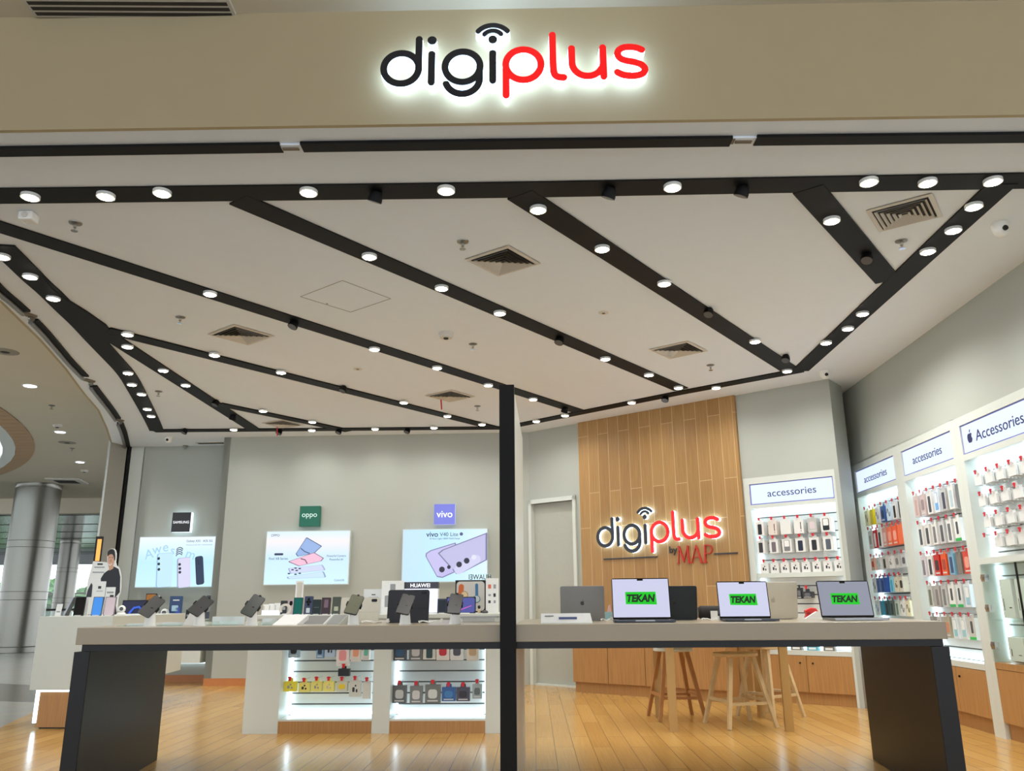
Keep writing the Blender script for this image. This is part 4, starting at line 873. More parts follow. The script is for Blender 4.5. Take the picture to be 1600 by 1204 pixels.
# ------------------------------------------------------------------ left island and the recessed wall counter
t = at(LI, 'corner_counter', 'white counter with a lit oak base at the far left', 'counter', 0, 0, 0)
MB().prism([(-.115, 0), (.60, 0), (.27, 2.3), (-.35, 2.3)], .335, .987, white_m).build('body', t, bevel=.004)
MB().prism([(-.02, .02), (.50, .02), (.10, 2.0), (-.25, 2.0)], .012, .334, wood_cab).build('base', t)
MB().prism([(0.0, .04), (.48, .04), (.09, 1.96), (-.2, 1.96)], 0, .012, darker_m).build('plinth', t)
MB().box(-.055, .015, .05, -.025, .04, .33, led_m).box(-.05, .004, .318, .26, .018, .333, led_soft).build('led_strip', t)
t = at(SM, 'wall_counter', 'white counter below the left poster in the recess', 'counter', 0, 0, 0)
MB().box(-1.0, -.62, .30, -.02, -.012, .885, white_m).build('body', t, bevel=.003)
MB().box(-1.0, -.05, .26, -.02, -.03, .29, led_soft).build('led_strip', t)

# ------------------------------------------------------------------ small table and stools behind
t = thing('bistro_table', 'square brass-legged table behind the right half of the demo table', 'table', (1.83, 7.93, 0), A0)
MB().box(-.53, -.53, .735, .53, .55, .775, white_m).build('tabletop', t, bevel=.003)
for x, y in ((-.49, -.47), (.49, -.47), (-.49, .49), (.49, .49)): MB().box(x - .036, y - .018, 0, x + .036, y + .018, .735, brass).build('leg', t)
pale_wood = mat('pale_wood', (206, 178, 132), .5, var=.12, scale=14)
mid_wood = mat('brown_wood', (176, 120, 66), .5, var=.15, scale=14)
def stool(x, y, zs, r, wm, label, rz=.3):
    t = thing('bar_stool', label, 'stool', (x, y, 0), rz, 'round wooden stools behind the table')
    MB().lathe([(r - .01, zs - .03), (r, zs - .024), (r, zs - .004), (r - .008, zs)], (0, 0, 0), pale_wood if wm is pale_wood else white_m, 32).build('seat', t, smooth=True)
    k = 1.15 * r; kt = .55 * r
    cor = [(1, 1), (-1, 1), (-1, -1), (1, -1)]
    for a, b in cor: MB().bar((a * k, b * k, 0), (a * kt, b * kt, zs - .03), .03, wm, .038).build('leg', t)
    hf = .36; kk = k + (kt - k) * (.2 / (zs - .03))
    for i in range(4):
        p, q = cor[i], cor[(i + 1) % 4]; z = .2 + .02 * (i % 2); MB().bar((p[0] * kk, p[1] * kk, z), (q[0] * kk, q[1] * kk, z), .024, wm).build('stretcher', t)
stool(1.98, 7.82, .62, .20, pale_wood, 'pale round stool in front, near the right brass leg', .25)
stool(1.50, 8.30, .64, .19, mid_wood, 'brown stool partly behind the left front brass leg', .1)
stool(2.42, 8.38, .65, .19, pale_wood, 'pale round stool at the back right', .6)

# ------------------------------------------------------------------ goods: helpers
def stand_on(fr, dy, px, z, extra=0):
    """pixel box (x0, y0, x1, y1) -> centre x, width and height of a thing standing at depth dy on a surface at z"""
    xm = (px[0] + px[2]) / 2; a = fr.L(px[0], px[3], dy); b = fr.L(px[2], px[3], dy); t_ = fr.L(xm, px[1], dy)
    return (a[0] + b[0]) / 2, b[0] - a[0], max(.01, t_[1] - z)
def standing(fr, dy, px, z, name, label, cat, group=None, rz=0.0):
    x, w, h = stand_on(fr, dy, px, z); p = fr.W(x, dy, z + .0005)
    return thing(name, label, cat, p, fr.a + rz, group), w, h
def tilt_mesh(o, ang, pivot=(0, 0, 0)):
    M = Matrix.Translation(pivot) @ Matrix.Rotation(ang, 4, 'X') @ Matrix.Translation([-v for v in pivot]); o.data.transform(M)
    for c in o.children: c.data.transform(M @ Matrix.Translation(c.location)); c.location = (0, 0, 0)

# ------------------------------------------------------------------ laptops
def laptop_front(px, dy, label, screen, rz=0.0, body=space):
    x, w, h = stand_on(TB, dy, px, TZ)
    w = w / math.cos(rz) ; t = thing('laptop', label, 'laptop', TB.W(x, dy, TZ + .001), TB.a + rz, 'open laptops on the demo table')
    D = w * .70; hh = h / math.cos(.2)
    MB().prism(rrect(0, -D / 2, w, D, .012), 0.002, .014, body).build('base', t)
    MB().box(-w * .42, -D * .5, .014, w * .42, -D * .12, .0152, black_gl).build('keyboard', t); MB().box(-w * .18, -D * .93, .014, w * .18, -D * .58, .0149, body).build('trackpad', t)
    MB().box(-w * .16, -D - .0005, .008, w * .16, -D + .004, .0145, silver).build('opening_notch', t)
    lid = MB().plate(rrect(0, .012 + hh / 2, w, hh, .012), -.002, .005, black_gl).build('lid', t)
    s = MB().box(-w / 2 + .005, -.0028, .026, w / 2 - .005, -.002, hh + .006, screen).build('screen', lid)
    c = MB().box(-w * .052, -.0034, hh - .004, w * .052, -.0028, hh + .006, black_gl).build('camera_notch', lid)
    gw, gh = w * .53, h * .31; gy = hh * .56
    gsh = [(-gw / 2, gy - gh / 2 + .002), (gw / 2 + .002, gy - gh / 2 - .001), (gw / 2 - .002, gy + gh / 2), (-gw / 2 - .001, gy + gh / 2)]
    gr = MB().plate(gsh, -.0034, -.0028, glow(2, 200, 24, .85)).build('green_panel', lid)
    tx = text('TEKAN', .1, glow(16, 34, 22, .5), lid, 'screen_lettering', (0, -.0038, gy), width=gw * .93, height=gh * .62, ext=.0002, shear=.2, bold=.005)
    tilt_mesh(lid, -.2, (0, 0, .012))
    return t
def laptop_back(px, dy, label, body, logo_m, rz=0.0):
    x, w, h = stand_on(TB, dy, px, TZ); hh = h / math.cos(.2)
    t = thing('laptop', label, 'laptop', TB.W(x, dy, TZ + .001), TB.a + rz, 'open laptops on the demo table')
    D = w * .70
    MB().prism(rrect(0, D / 2, w, D, .012), 0.002, .014, body).build('base', t)
    MB().box(-w * .42, D * .12, .014, w * .42, D * .5, .0152, black_gl).build('keyboard', t)
    lid = MB().plate(rrect(0, .006 + hh / 2, w, hh, .012), -.004, .003, body).build('lid', t)
    MB().box(-w / 2 + .006, .003, .022, w / 2 - .006, .0036, hh, black_gl).build('screen', lid)
    l = apple_logo(lid, (0, -.0045, hh * .53), hh * .145, logo_m, 'logo'); l.name = 'logo'
    tilt_mesh(lid, .2, (0, 0, .006))
    return t
scr = glow(196, 198, 224, .95); scr2 = glow(146, 150, 166, .8)
laptop_front((958, 906, 1049, 969), .42, 'largest open laptop with a lilac screen and green TEKAN, nearest the post', scr, -.03)
laptop_front((1125, 911, 1205, 969), .48, 'laptop with a lilac TEKAN screen in the middle of the right half', scr, -.02)
laptop_front((1284, 910, 1367, 966), .50, 'rightmost laptop, its TEKAN screen greyer than the others', scr2, .02, silver)
laptop_back((876, 917, 945, 969), .80, 'silver laptop seen from behind, left of the largest screen', silver, mat('logo_dark', (64, 66, 70), .4), .0)
laptop_back((1019, 917, 1090, 968), .80, 'dark laptop seen from behind between two lit screens', mat('midnight_aluminium', (44, 52, 58), .35, metal=.4), mat('logo_black', (16, 18, 22), .3), .0)
laptop_back((1171, 911, 1247, 968), .84, 'cream laptop seen from behind, right of the middle screen', starl, mat('logo_cream', (188, 184, 172), .2, metal=.3), .0)
# ------------------------------------------------------------------ other goods on the right half of the table
acr = glass; K0 = mat('print_black', (34, 34, 40), .4)
t, w, h = standing(TB, .16, (845, 957, 926, 971), TZ, 'price_sign', 'clear acrylic price sign lying before the silver laptop', 'sign holder')
b = MB().plate([(-w / 2, 0), (w / 2, 0), (w / 2 - .012, h), (-w / 2 + .002, h)], -.001, .004, paper).build('card', t); tilt_mesh(b, -.35)
b = MB().box(-w / 2, -.006, 0, w / 2, .05, .004, acr).build('holder', t)
q_ = MB().box(-w * .15, -.0035, h * .4, w * .2, -.001, h * .62, mat('print_indigo2', (70, 84, 130))).build('print', b); MB().box(-w * .42, -.0035, h * .7, -w * .25, -.001, h * .76, K0).build('print', b)
for c_ in b.children: c_.data.transform(Matrix.Rotation(.35 * -1, 4, 'X'))
def charger(px, dy, label):
    t, w, h = standing(TB, dy, px, TZ, 'charging_cable', label, 'cable', 'white cables on the demo table')
    MB().tube([(w / 2 * math.cos(a) * (1 + .2 * math.sin(3 * a)), .04 * math.sin(a), .006 + .01 * abs(math.sin(2 * a))) for a in [k * math.pi / 8 for k in range(15)]], .0028, white_pl, 6).build('cord', t)
    MB().lathe([(.008, 0), (.008, .025)], (w / 2, 0, .004), white_pl, 10).build('plug', t)
charger((940, 964, 956, 970), .55, 'white cable curled right of the silver laptop'); charger((1098, 964, 1124, 970), .5, 'white cable curled behind the dark laptop')
charger((566, 960, 606, 972), .5, 'white cable beside the black tablet case'); charger((655, 958, 690, 972), .4, 'white cable looped right of the black tablet case')
t, w, h = standing(TB, 1.15, (1092, 946, 1146, 967), TZ, 'portable_speaker', 'black cylindrical speaker lying left of the middle laptop', 'speaker')
r_ = h / 2; w_ = w
MB().lathe([(r_ * .8, -w_ / 2), (r_, -w_ / 2 + .012), (r_, w_ / 2 - .012), (r_ * .8, w_ / 2)], (0, 0, r_), mat('speaker_mesh', (36, 34, 34), .8, bump=.4, scale=400), 28, axis='x').build('body', t, smooth=True)
MB().lathe([(r_ * .55, -w_ / 2 - .004), (r_ * .55, -w_ / 2)], (0, 0, r_), black_gl, 20, axis='x').build('end_cap', t); MB().box(-.03, -r_ - .001, r_ - .01, .03, -r_ + .004, r_ + .012, mat('badge_grey', (80, 80, 84), .3)).build('badge', t)
t, w, h = standing(TB, .95, (1111, 954, 1122, 968), TZ, 'price_card', 'small white card before the black speaker', 'card')
b = MB().box(-w / 2, 0, 0, w / 2, .002, h, paper).build('card', t); MB().box(-w / 2, -.01, 0, w / 2, .02, .003, white_pl).build('foot', t)
t, w, h = standing(TB, 1.2, (946, 948, 957, 966), TZ, 'gadget_box', 'pale blue gadget box behind the gap left of the largest laptop', 'box')
MB().box(-w / 2, 0, 0, w / 2, .05, h * .6, mat('pale_teal', (150, 190, 200))).build('carton', t); MB().plate([(-w * .2, h * .6), (w * .4, h * .6), (w * .3, h * 1.2), (0, h * 1.1)], 0, .02, mat('pink_cap', (226, 180, 176))).build('cap', t)
t, w, h = standing(TB, 1.2, (1258, 949, 1280, 967), TZ, 'crumpled_bag', 'crumpled bright red bag left of the rightmost laptop', 'bag')
rb = mat('red_foil', (206, 34, 26), .35); vs = []; random.seed(3); n = 10
mb = MB(); mb.plate([(-w / 2, 0), (w * .3, 0), (w / 2, h * .5), (w * .3, h * .95), (0, h), (-w * .3, h * .85), (-w / 2, h * .7), (-w * .38, h * .4)], -.02, .03, rb).build('pouch', t, bevel=.006)
MB().plate([(-w * .3, h * .2), (-w * .1, h * .5), (-w * .3, h * .6)], -.024, -.02, mat('red_fold_shade', (150, 20, 20), .4)).build('fold_shade', t)  # darker red patch paints the shade of a crease in the foil
t, w, h = standing(TB, .9, (1258, 955, 1290, 968), TZ, 'price_wedge', 'small white wedge card beside the red bag', 'card')
MB().plate([(-w / 2, 0), (w / 2, 0), (w / 2, h), (w * .1, h)], 0, .03, paper).build('card', t); MB().box(-w / 2, -.004, 0, w / 2, .036, .002, white_pl).build('foot', t)

# ------------------------------------------------------------------ phone stands along the front of the table
def phone_stand(px, label, roll, tilt, scr_m, s=1.0, dy=.17):
    x, z = TB.L(px[0], px[1], dy)
    t = thing('phone_stand', label, 'phone stand', TB.W(x, dy, TZ + .0005), TB.a, 'phones on white security stands')
    hb = .088 * s
    MB().lathe([(.036 * s, 0), (.036 * s, .004), (.033 * s, .006), (.024 * s, hb), (.020 * s, hb + .004)], (0, 0, 0), white_pl, 26).build('base', t, smooth=True)
    M = Matrix.Translation((0, -.0, hb + .026 * s)) @ Matrix.Rotation(roll, 4, 'Y') @ Matrix.Rotation(tilt, 4, 'X')
    ph = MB().plate(rrect(0, 0, .078 * s, .15 * s, .01), -.004, .004, mat('phone_dark', (14, 15, 15), .4)).build('phone', t); ph.data.transform(M)
    sc_ = MB().plate(rrect(0, 0, .072 * s, .143 * s, .008), -.0046, -.004, scr_m).build('screen', ph); sc_.data.transform(M)
    MB().box(-.044 * s, .005, -.012, .044 * s, .012, -.004, black_m).box(-.045 * s, -.008, -.014, -.039 * s, .012, .012, black_m).box(.039 * s, -.008, -.014, .045 * s, .012, .012, black_m).box(-.006, -.007, .07 * s, .006, .01, .08 * s, black_m).build('clamp', t).data.transform(M)
    MB().box(-.012, -.012, hb - .002, .012, .012, hb + .02, black_m).build('joint', t)
    MB().tube([(-.01, -.02, hb), (-.02, -.034, hb - .02), (-.012, -.036, hb - .035), (.004, -.03, hb - .02)], .0015, chrome, 6).build('security_cable', t)
refl = mat('screen_green_reflection', (24, 34, 26), .3); refl2 = mat('screen_olive_reflection', (70, 72, 36), .3); refl3 = mat('screen_grey_reflection', (44, 42, 42), .3)  # reflections on the phone screens, painted in as flat colours
phone_stand((234, 977), 'leftmost phone on a white stand, screen tilted to the left', .45, -.75, mat('screen_black', (12, 12, 13), .45))
phone_stand((311, 977), 'second phone stand from left, its card leaning beside it', .5, -.85, mat('screen_black', (12, 12, 13), .45))
phone_stand((393, 976), 'third phone stand from left, dark green reflections painted on the phone', .4, -.7, refl)
phone_stand((552, 976), 'phone stand in front of the white tablet case', .2, -.8, refl2)
phone_stand((633, 974), 'phone stand in front of the black tablet case', .2, -.75, refl3)
phone_stand((711, 974), 'phone stand nearest the post, before the blue tablet', .1, -.75, mat('screen_brown', (38, 32, 32), .3))
t, w, h = standing(TB, .30, (289, 955, 303, 976), TZ, 'price_card', 'white card leaning by the second phone stand', 'card')
b = MB().plate([(-w / 2 - .015, 0), (w / 2, 0), (w / 2 + .015, h), (0, h)], 0, .003, paper).build('card', t); MB().box(-.02, -.002, 0, .02, .03, .003, white_pl).build('foot', t)
# tablets, papers, trays
def wedge(px, dy, name, label, cat, m, m2=None, lean=.3):
    t, w, h = standing(TB, dy, px, TZ, name, label, cat)
    MB().add([(-w / 2, -h * .6, 0), (w / 2, -h * .6, 0), (w / 2 + lean * h, h * .8, h), (-w / 2 + lean * h, h * .8, h), (-w / 2, h * .8, 0), (w / 2 + lean * h, h * .8, 0)], [(0, 1, 2, 3), (0, 3, 4), (1, 5, 2), (3, 2, 5, 4), (0, 4, 5, 1)], m).build('body', t)
    if m2:
        k = .05; g_ = lambda u, v: (-w / 2 + u * w + lean * h * v, -h * .6 + v * h * 1.4 - .001, v * h + .001)
        MB().add([g_(k, k), g_(1 - k, k), g_(1 - k, 1 - k), g_(k, 1 - k)], [(0, 1, 2, 3)], m2).build('top_sheet', t)
wedge((428, 960, 466, 975), .30, 'leaflet_stand', 'slanted white leaflet right of the third phone stand', 'leaflet', paper, None, .8)
wedge((470, 961, 508, 974), .34, 'display_tablet', 'slanted tablet in a white cradle at the middle of the left half', 'tablet', white_pl, mat('tablet_grey', (140, 140, 138), .1), .6)
wedge((510, 960, 532, 974), .34, 'cable_tray', 'clear slanted tray with a cable left of the white tablet case', 'tray', mat('clear_grey', (196, 196, 192), .1), mat('tray_top', (150, 152, 150), .1), .6)
for px, l in (((325, 963, 376, 976), 'clear acrylic tray between the second and third phone stands'), ((404, 966, 428, 976), 'small clear tray right of the third phone stand'), ((190, 974, 222, 979), 'flat clear plate left of the first phone stand'), ((245, 972, 288, 978), 'flat clear plate right of the first phone stand')):
    t, w, h = standing(TB, .34, px, TZ, 'acrylic_tray', l, 'tray', 'clear trays on the demo table')
    MB().prism([(-w / 2, -.06), (w / 2, -.06), (w / 2, .06), (-w / 2, .06)], 0, .004, acr).build('base', t)
    MB().box(-w / 2, -.062, 0, w / 2, -.058, max(h * .5, .006), acr).build('front_rim', t); MB().box(-w / 2, .058, 0, w / 2, .062, max(h, .008), mat('acrylic_edge', (214, 222, 222), .1)).build('back_rim', t)
def tablet_case(px, dy, label, m, seam):
    t, w, h = standing(TB, dy, px, TZ, 'tablet_case', label, 'tablet'); hh = h / math.cos(.18)
    b = MB().plate(rrect(0, hh / 2, w, hh, .014), 0, .012, m).build('back_cover', t)
    MB().plate(rrect(w / 2 - .035, hh - .02, .036, .018, .006), -.002, 0, mat('camera_bump', (40, 44, 54), .2)).build('camera_window', b)
    MB().box(-w / 2 + .002, -.0008, hh * .42, w / 2 - .002, 0, hh * .43, seam).build('fold_line', b); tilt_mesh(b, -.18)
    MB().box(-w / 2, -.004, 0, w / 2, .11, .005, m).build('flap', t)
    MB().box(-w / 2 + .003, .0125, .004, w / 2 - .003, .014, hh - .01, black_gl).build('screen', t).data.transform(Matrix.Rotation(-.18, 4, 'X'))
tablet_case((530, 933, 591, 972), .62, 'large off-white tablet case standing with its back to the viewer', mat('case_cream', (208, 204, 190), .6), mat('case_seam', (186, 182, 168), .7))
tablet_case((604, 921, 669, 972), .62, 'large black tablet case standing with its back to the viewer', mat('case_navy_black', (34, 36, 46), .6), mat('case_seam2', (24, 25, 32), .7))
t, w, h = standing(TB, .75, (718, 962, 780, 971), TZ, 'product_tray', 'low white tray beside the post on the left half', 'tray')
MB().prism(rrect(0, .0, w, .12, .01), 0, h * .7, white_pl).prism(rrect(0, 0, w * 1.0, .13, .012), h * .7, h, mat('tray_lid', (170, 172, 174), .3)).build('body', t); MB().box(-w * .4, -.062, .004, w * .4, -.06, h * .6, mat('tray_front', (200, 200, 198), .3)).build('front_plate', t)

# ------------------------------------------------------------------ goods on the middle island (surface z .985)
IZ = .985
def board(fr, dy, px, z, name, label, cat, m, d=.012, tilt=.0, deco=None, foot=True, r=.004):
    t, w, h = standing(fr, dy, px, z, name, label, cat)
    b = MB().plate(rrect(0, h / 2, w, h, min(r, w * .3)), 0, d, m).build('panel', t)
    for q in (deco or []):
        x0, z0, x1, z1, mm, nm = q
        MB().plate(rrect((x0 + x1) / 2 * w, (z0 + z1) / 2 * h, abs(x1 - x0) * w, (z1 - z0) * h, min(abs(x1 - x0) * w, (z1 - z0) * h) * (.12 if nm != 'lens' else .49)), -.0014, 0, mm).build(nm, b)
    if foot: MB().box(-w * .3, -.012, 0, w * .3, d + .03, .005, white_pl).build('foot', t)
    if tilt: tilt_mesh(b, -tilt)
    return t, w, h
K = mat('print_black', (34, 34, 40), .4); Gp = mat('print_grey', (150, 152, 156), .5)
t, w, h = board(MI, .5, (631, 909, 662, 958), IZ, 'brand_totem', 'HUAWEI totem with black header and lit white body behind the black tablet case', 'sign', white_pl, .06)
for c in list(t.children): bpy.data.objects.remove(c)
x, w, h = stand_on(MI, .5, (631, 909, 684, 958), IZ); t.location = MI.W(x, .5, IZ)
hb = h * .79
b = MB().box(-w / 2, 0, 0, w / 2, .08, hb, white_pl).build('body', t); MB().box(-w / 2 + .004, -.002, .01, w / 2 - .004, 0, hb - .002, glow(226, 232, 252, 1.3)).build('light_panel', t)
hd = MB().box(-w / 2, -.004, hb, w / 2, .085, h, mat('totem_black', (16, 14, 34), .25)).build('header', t); text('HUAWEI', .1, glow(250, 250, 255, 1.4), hd, 'lettering', (-.01, -.006, (hb + h) / 2), width=w * .58, ext=.0006, bold=.001)
board(MI, .45, (595, 907, 630, 962), IZ, 'leaflet_board', 'tall white leaflet board with a phone drawing, left of the HUAWEI totem', 'sign', paper, .004, 0, [(-.12, .72, .12, .9, Gp, 'print'), (-.35, .2, -.05, .55, Gp, 'print')])
board(MI, .5, (567, 920, 598, 962), IZ, 'leaflet_board', 'shorter pale leaflet board behind the off-white tablet case', 'sign', mat('paper_grey', (214, 216, 218), .6), .004, 0, [(-.1, .75, .1, .79, K, 'print'), (-.25, .66, .25, .68, Gp, 'print')])
t, w, h = board(MI, .5, (711, 906, 759, 958), IZ, 'framed_display', 'black framed picture of two watches behind the blue tablet', 'picture', darker_m, .02, 0, [(-.46, .06, .46, .96, mat('picture_grey', (198, 194, 188), .4), 'picture')])
pc_ = [c for c in t.children if c.name.startswith('panel')][0]
for cx_, strap, face in ((-.20, (200, 96, 44), (216, 186, 140)), (.20, (60, 110, 150), (190, 204, 208))):
    sm = mat('strap_%d' % strap[0], strap, .5)
    MB().stroke([(cx_ * w, h * .85), (cx_ * w + .003, h * .35)] if cx_ > 0 else [(cx_ * w - .03, h * .8), (cx_ * w - .035, h * .45)], .05 if cx_ < 0 else .028, -.0026, -.0014, sm).build('printed_strap', pc_)
    MB().plate(circ(cx_ * w, h * (.55 if cx_ < 0 else .42), .036), -.0032, -.0026, mat('watch_rim%d' % strap[0], (150, 130, 100) if cx_ < 0 else (90, 120, 140), .3)).build('printed_watch', pc_)
    MB().plate(circ(cx_ * w, h * (.55 if cx_ < 0 else .42), .029), -.0038, -.0032, mat('watch_face%d' % strap[0], face, .3)).build('printed_dial', pc_)
# reversed lettering on a clear header plate above the framed picture
t, w, h = standing(MI, .62, (733, 896, 768, 906), 1.30, 'clear_header', 'clear header plate above the watch picture, its lettering seen from behind', 'sign')
x, zt = MI.L(750, 906, .62); t.location = MI.W(x, .62, IZ); zt2 = MI.L(750, 896, .62)[1]
b = MB().box(-w / 2 - .01, 0, zt - IZ - .002, w / 2 + .01, .004, zt2 - IZ + .004, glass).build('plate', t)
MB().box(-w / 2, 0, 0, -w / 2 + .006, .004, zt - IZ, chrome).box(w / 2 - .006, 0, 0, w / 2, .004, zt - IZ, chrome).build('support', t)
o = text('HUAWEI', .1, mat('letter_grey', (44, 50, 60), .4), t, 'lettering', (0, -.002, (zt + zt2) / 2 - IZ), width=w, height=(zt2 - zt) * .8, ext=.001, bold=.001)
for v_ in o.data.vertices: v_.co.x = -v_.co.x
o.data.flip_normals()
board(MI, .40, (759, 903, 779, 960), IZ, 'price_board', 'white board with rows of small product pictures beside the post', 'sign', paper, .006, 0, [(-.32, .70, -.08, .82, mat('print_coral', (214, 110, 90), .5), 'print'), (.1, .70, .3, .82, Gp, 'print'), (-.3, .48, -.1, .54, Gp, 'print'), (.1, .46, .28, .56, K, 'print'), (-.3, .28, -.12, .36, K, 'print'), (.12, .28, .28, .36, Gp, 'print')])
t, w, h = board(MI, .3, (697, 932, 743, 960), IZ, 'display_tablet', 'tablet showing a blue and violet wallpaper beside the post', 'tablet', darker_m, .01, .12, [(-.47, .05, .47, .95, glow(78, 84, 160, .8), 'screen')])
pnl = [c for c in t.children if c.name.startswith('panel')][0]
MB().stroke([(-w * .3, h * .12), (0, h * .22), (w * .35, h * .45)], .008, -.0022, -.0015, glow(206, 96, 190, .8)).build('wallpaper_swirl', pnl)
board(MI, .45, (683, 935, 697, 960), IZ, 'dark_tablet', 'dark tablet left of the blue one', 'tablet', mat('tablet_dark', (34, 46, 62), .3), .01, .1, [(-.4, .1, .4, .9, mat('tablet_dark2', (24, 34, 48), .2), 'screen')])
t, w, h = standing(MI, .25, (744, 945, 753, 961), IZ, 'toy_figure', 'small beige figurine left of the dark round device', 'figurine')
fm = mat('toy_beige', (190, 172, 140), .5)
MB().lathe([(.008, 0), (.014, .004), (.016, h * .4), (.008, h * .55)], (0, 0, 0), fm, 14).build('body', t, smooth=True); MB().lathe([(.006, h * .55), (.013, h * .65), (.013, h * .85), (.005, h * .97)], (0, 0, 0), darker_m, 14).build('head', t, smooth=True)
t, w, h = standing(MI, .25, (752, 953, 763, 961), IZ, 'round_device', 'dark round speaker dome beside the post', 'speaker')
MB().lathe([(w * .4, 0), (w * .5, h * .3), (w * .42, h * .75), (w * .15, h)], (0, 0, 0), mat('dome_dark', (62, 60, 62), .5), 20).build('body', t, smooth=True); MB().lathe([(w * .1, h), (w * .1, h + .002)], (0, 0, 0), steel, 12).build('button', t)
# watches, cases and phones left of the white tablet
t, w, h = board(MI, .5, (461, 908, 473, 935), IZ, 'card_holder', 'tall clear card holder above the teal phone', 'sign holder', white_pl, .006, 0, None)
x, w, h = stand_on(MI, .5, (461, 907, 473, 935), IZ)
for c in list(t.children): bpy.data.objects.remove(c)
MB().box(-w / 2, 0, 0, w / 2, .006, h, white_pl).build('frame', t); MB().box(-w / 2 + .012, -.002, h * .5, w / 2 - .012, 0, h - .015, mat('card_beige', (206, 200, 188), .5)).build('card', t); MB().box(-.05, -.03, 0, .05, .04, .006, white_pl).build('foot', t)
def phone_pack(px, name, label, c, deco, dy=.22, z=IZ, cat='phone'):
    return board(MI, dy, px, z, name, label, cat, mat('%s_%d_%d_%d' % (name, *c), c, .25), .02, .12, deco)
lens = mat('lens_black', (16, 16, 20), .1); lens_r = mat('lens_ring', (170, 176, 182), .2)
phone_pack((457, 933, 471, 960), 'display_phone', 'glossy teal phone standing upright on the island', (18, 84, 84), [(-.38, .08, .38, .94, mat('teal_glass', (24, 104, 98), .06), 'screen')])
phone_pack((474, 931, 487, 960), 'phone_box', 'navy phone with four round lenses standing on the island', (52, 64, 92), [(-.32, .62, .0, .76, lens, 'lens'), (.0, .62, .32, .76, lens, 'lens'), (-.16, .75, .16, .9, lens, 'lens'), (-.16, .48, .16, .62, lens, 'lens'), (-.22, .1, .22, .36, mat('label_pale', (200, 206, 214), .5), 'sticker')])
phone_pack((487, 936, 500, 960), 'phone_case', 'dark green wavy case right of the navy phone', (26, 40, 44), [(-.3, .45, .3, .5, mat('green_text', (60, 80, 80), .4), 'print')])
phone_pack((501, 933, 515, 960), 'display_phone', 'brown phone with a long camera bump on the island', (56, 42, 52), [(-.2, .4, .26, .88, mat('bump_mauve', (120, 96, 110), .2), 'camera_bump')])
phone_pack((518, 932, 531, 958), 'phone_case', 'olive phone case left of the white tablet case', (70, 78, 70), [(-.25, .2, .25, .45, mat('olive_label', (170, 172, 150), .5), 'sticker')])
phone_pack((437, 938, 447, 956), 'watch_box', 'dark boxed watch at the left end of the phone group', (44, 46, 52), [(-.3, .35, .3, .55, Gp, 'print')])
phone_pack((449, 936, 457, 961), 'display_phone', 'pale lilac phone left of the teal one', (186, 166, 176), [(-.3, .6, .3, .9, lens, 'lens')])
t, w, h = standing(MI, .12, (439, 942, 451, 965), IZ, 'watch_stand', 'white watch band on a stand at the left of the phone group', 'watch')
MB().stroke(arc(0, h * .45, h * .42, -60, 200, 16), .02, -.012, .012, mat('band_cream', (214, 208, 196), .5)).build('band', t); MB().box(-.02, -.02, 0, .02, .02, .012, white_pl).build('base', t)
for i, (px, l) in enumerate([((410, 944, 419, 960), 'first white boxed charger from left on the island'), ((419, 943, 428, 960), 'second white boxed charger from left on the island'), ((428, 942, 437, 960), 'third white boxed charger from left on the island')]):
    t, w, h = standing(MI, .3, px, IZ, 'charger_box', l, 'box', 'white boxes at the left of the island'); MB().box(-w / 2, 0, 0, w / 2, .09, h, white_pl).build('carton', t, bevel=.003); MB().box(-w * .4, -.0012, h * .15, -w * .25, 0, h * .85, mat('stripe_beige', (190, 184, 172), .5)).build('print', t)
t, w, h = standing(MI, .12, (408, 957, 434, 967), IZ - .0, 'light_box', 'small bright white display box before the chargers', 'display box'); MB().box(-w / 2, 0, 0, w / 2, .05, .04, glow(240, 246, 250, 1.1)).build('body', t); MB().box(-w / 2 - .002, -.002, .04, w / 2 + .002, .052, .044, white_pl).build('lid', t)

# ------------------------------------------------------------------ goods at the far left
LZ = .988
def lboard(px, dy, name, label, cat, m, deco=None, tilt=0, d=.01, foot=True): return board(LI, dy, px, LZ, name, label, cat, m, d, tilt, deco, foot)
lboard((114, 932, 130, 958), .2, 'display_phone', 'black-screened phone standing on the corner counter', 'phone', darker_m, [(-.45, .04, .45, .96, black_gl, 'screen')], .1)
lboard((142, 932, 158, 958), .2, 'display_phone', 'phone with a bright blue wallpaper on the corner counter', 'phone', mat('phone_edge', (60, 70, 90), .3), [(-.44, .03, .44, .97, glow(60, 140, 226, .9), 'screen')], .1)
lboard((161, 932, 178, 958), .2, 'display_phone', 'phone with a pale pink back on the corner counter', 'phone', mat('phone_edge2', (120, 110, 120), .3), [(-.44, .03, .44, .97, mat('phone_pink', (214, 196, 204), .3), 'back')], .1)
lboard((143, 908, 160, 958), .6, 'info_card', 'tall white info card with black print behind the blue phone', 'sign', paper, [(-.18, .78, .1, .86, K, 'print'), (-.3, .70, .3, .72, Gp, 'print')], 0, .004)
lboard((161, 917, 176, 958), .6, 'info_card', 'shorter info card with a grey photo behind the pink phone', 'sign', paper, [(-.35, .78, .35, .84, Gp, 'print'), (.0, .5, .4, .72, K, 'print')], 0, .004)
t, w, h = lboard((98, 933, 112, 959), .25, 'tilted_phone', 'grey phone leaning sideways at the left end of the corner counter', 'phone', silver, None, .1)
for c in list(t.children): bpy.data.objects.remove(c)
MB().plate([(-w / 2, 0), (-w * .3, 0), (w / 2, h), (w * .3, h)], 0, .06, silver).build('body', t); MB().plate([(-w * .28, 0), (-w * .2, 0), (w * .58, h), (w * .52, h)], .004, .056, black_gl).build('screen', t)
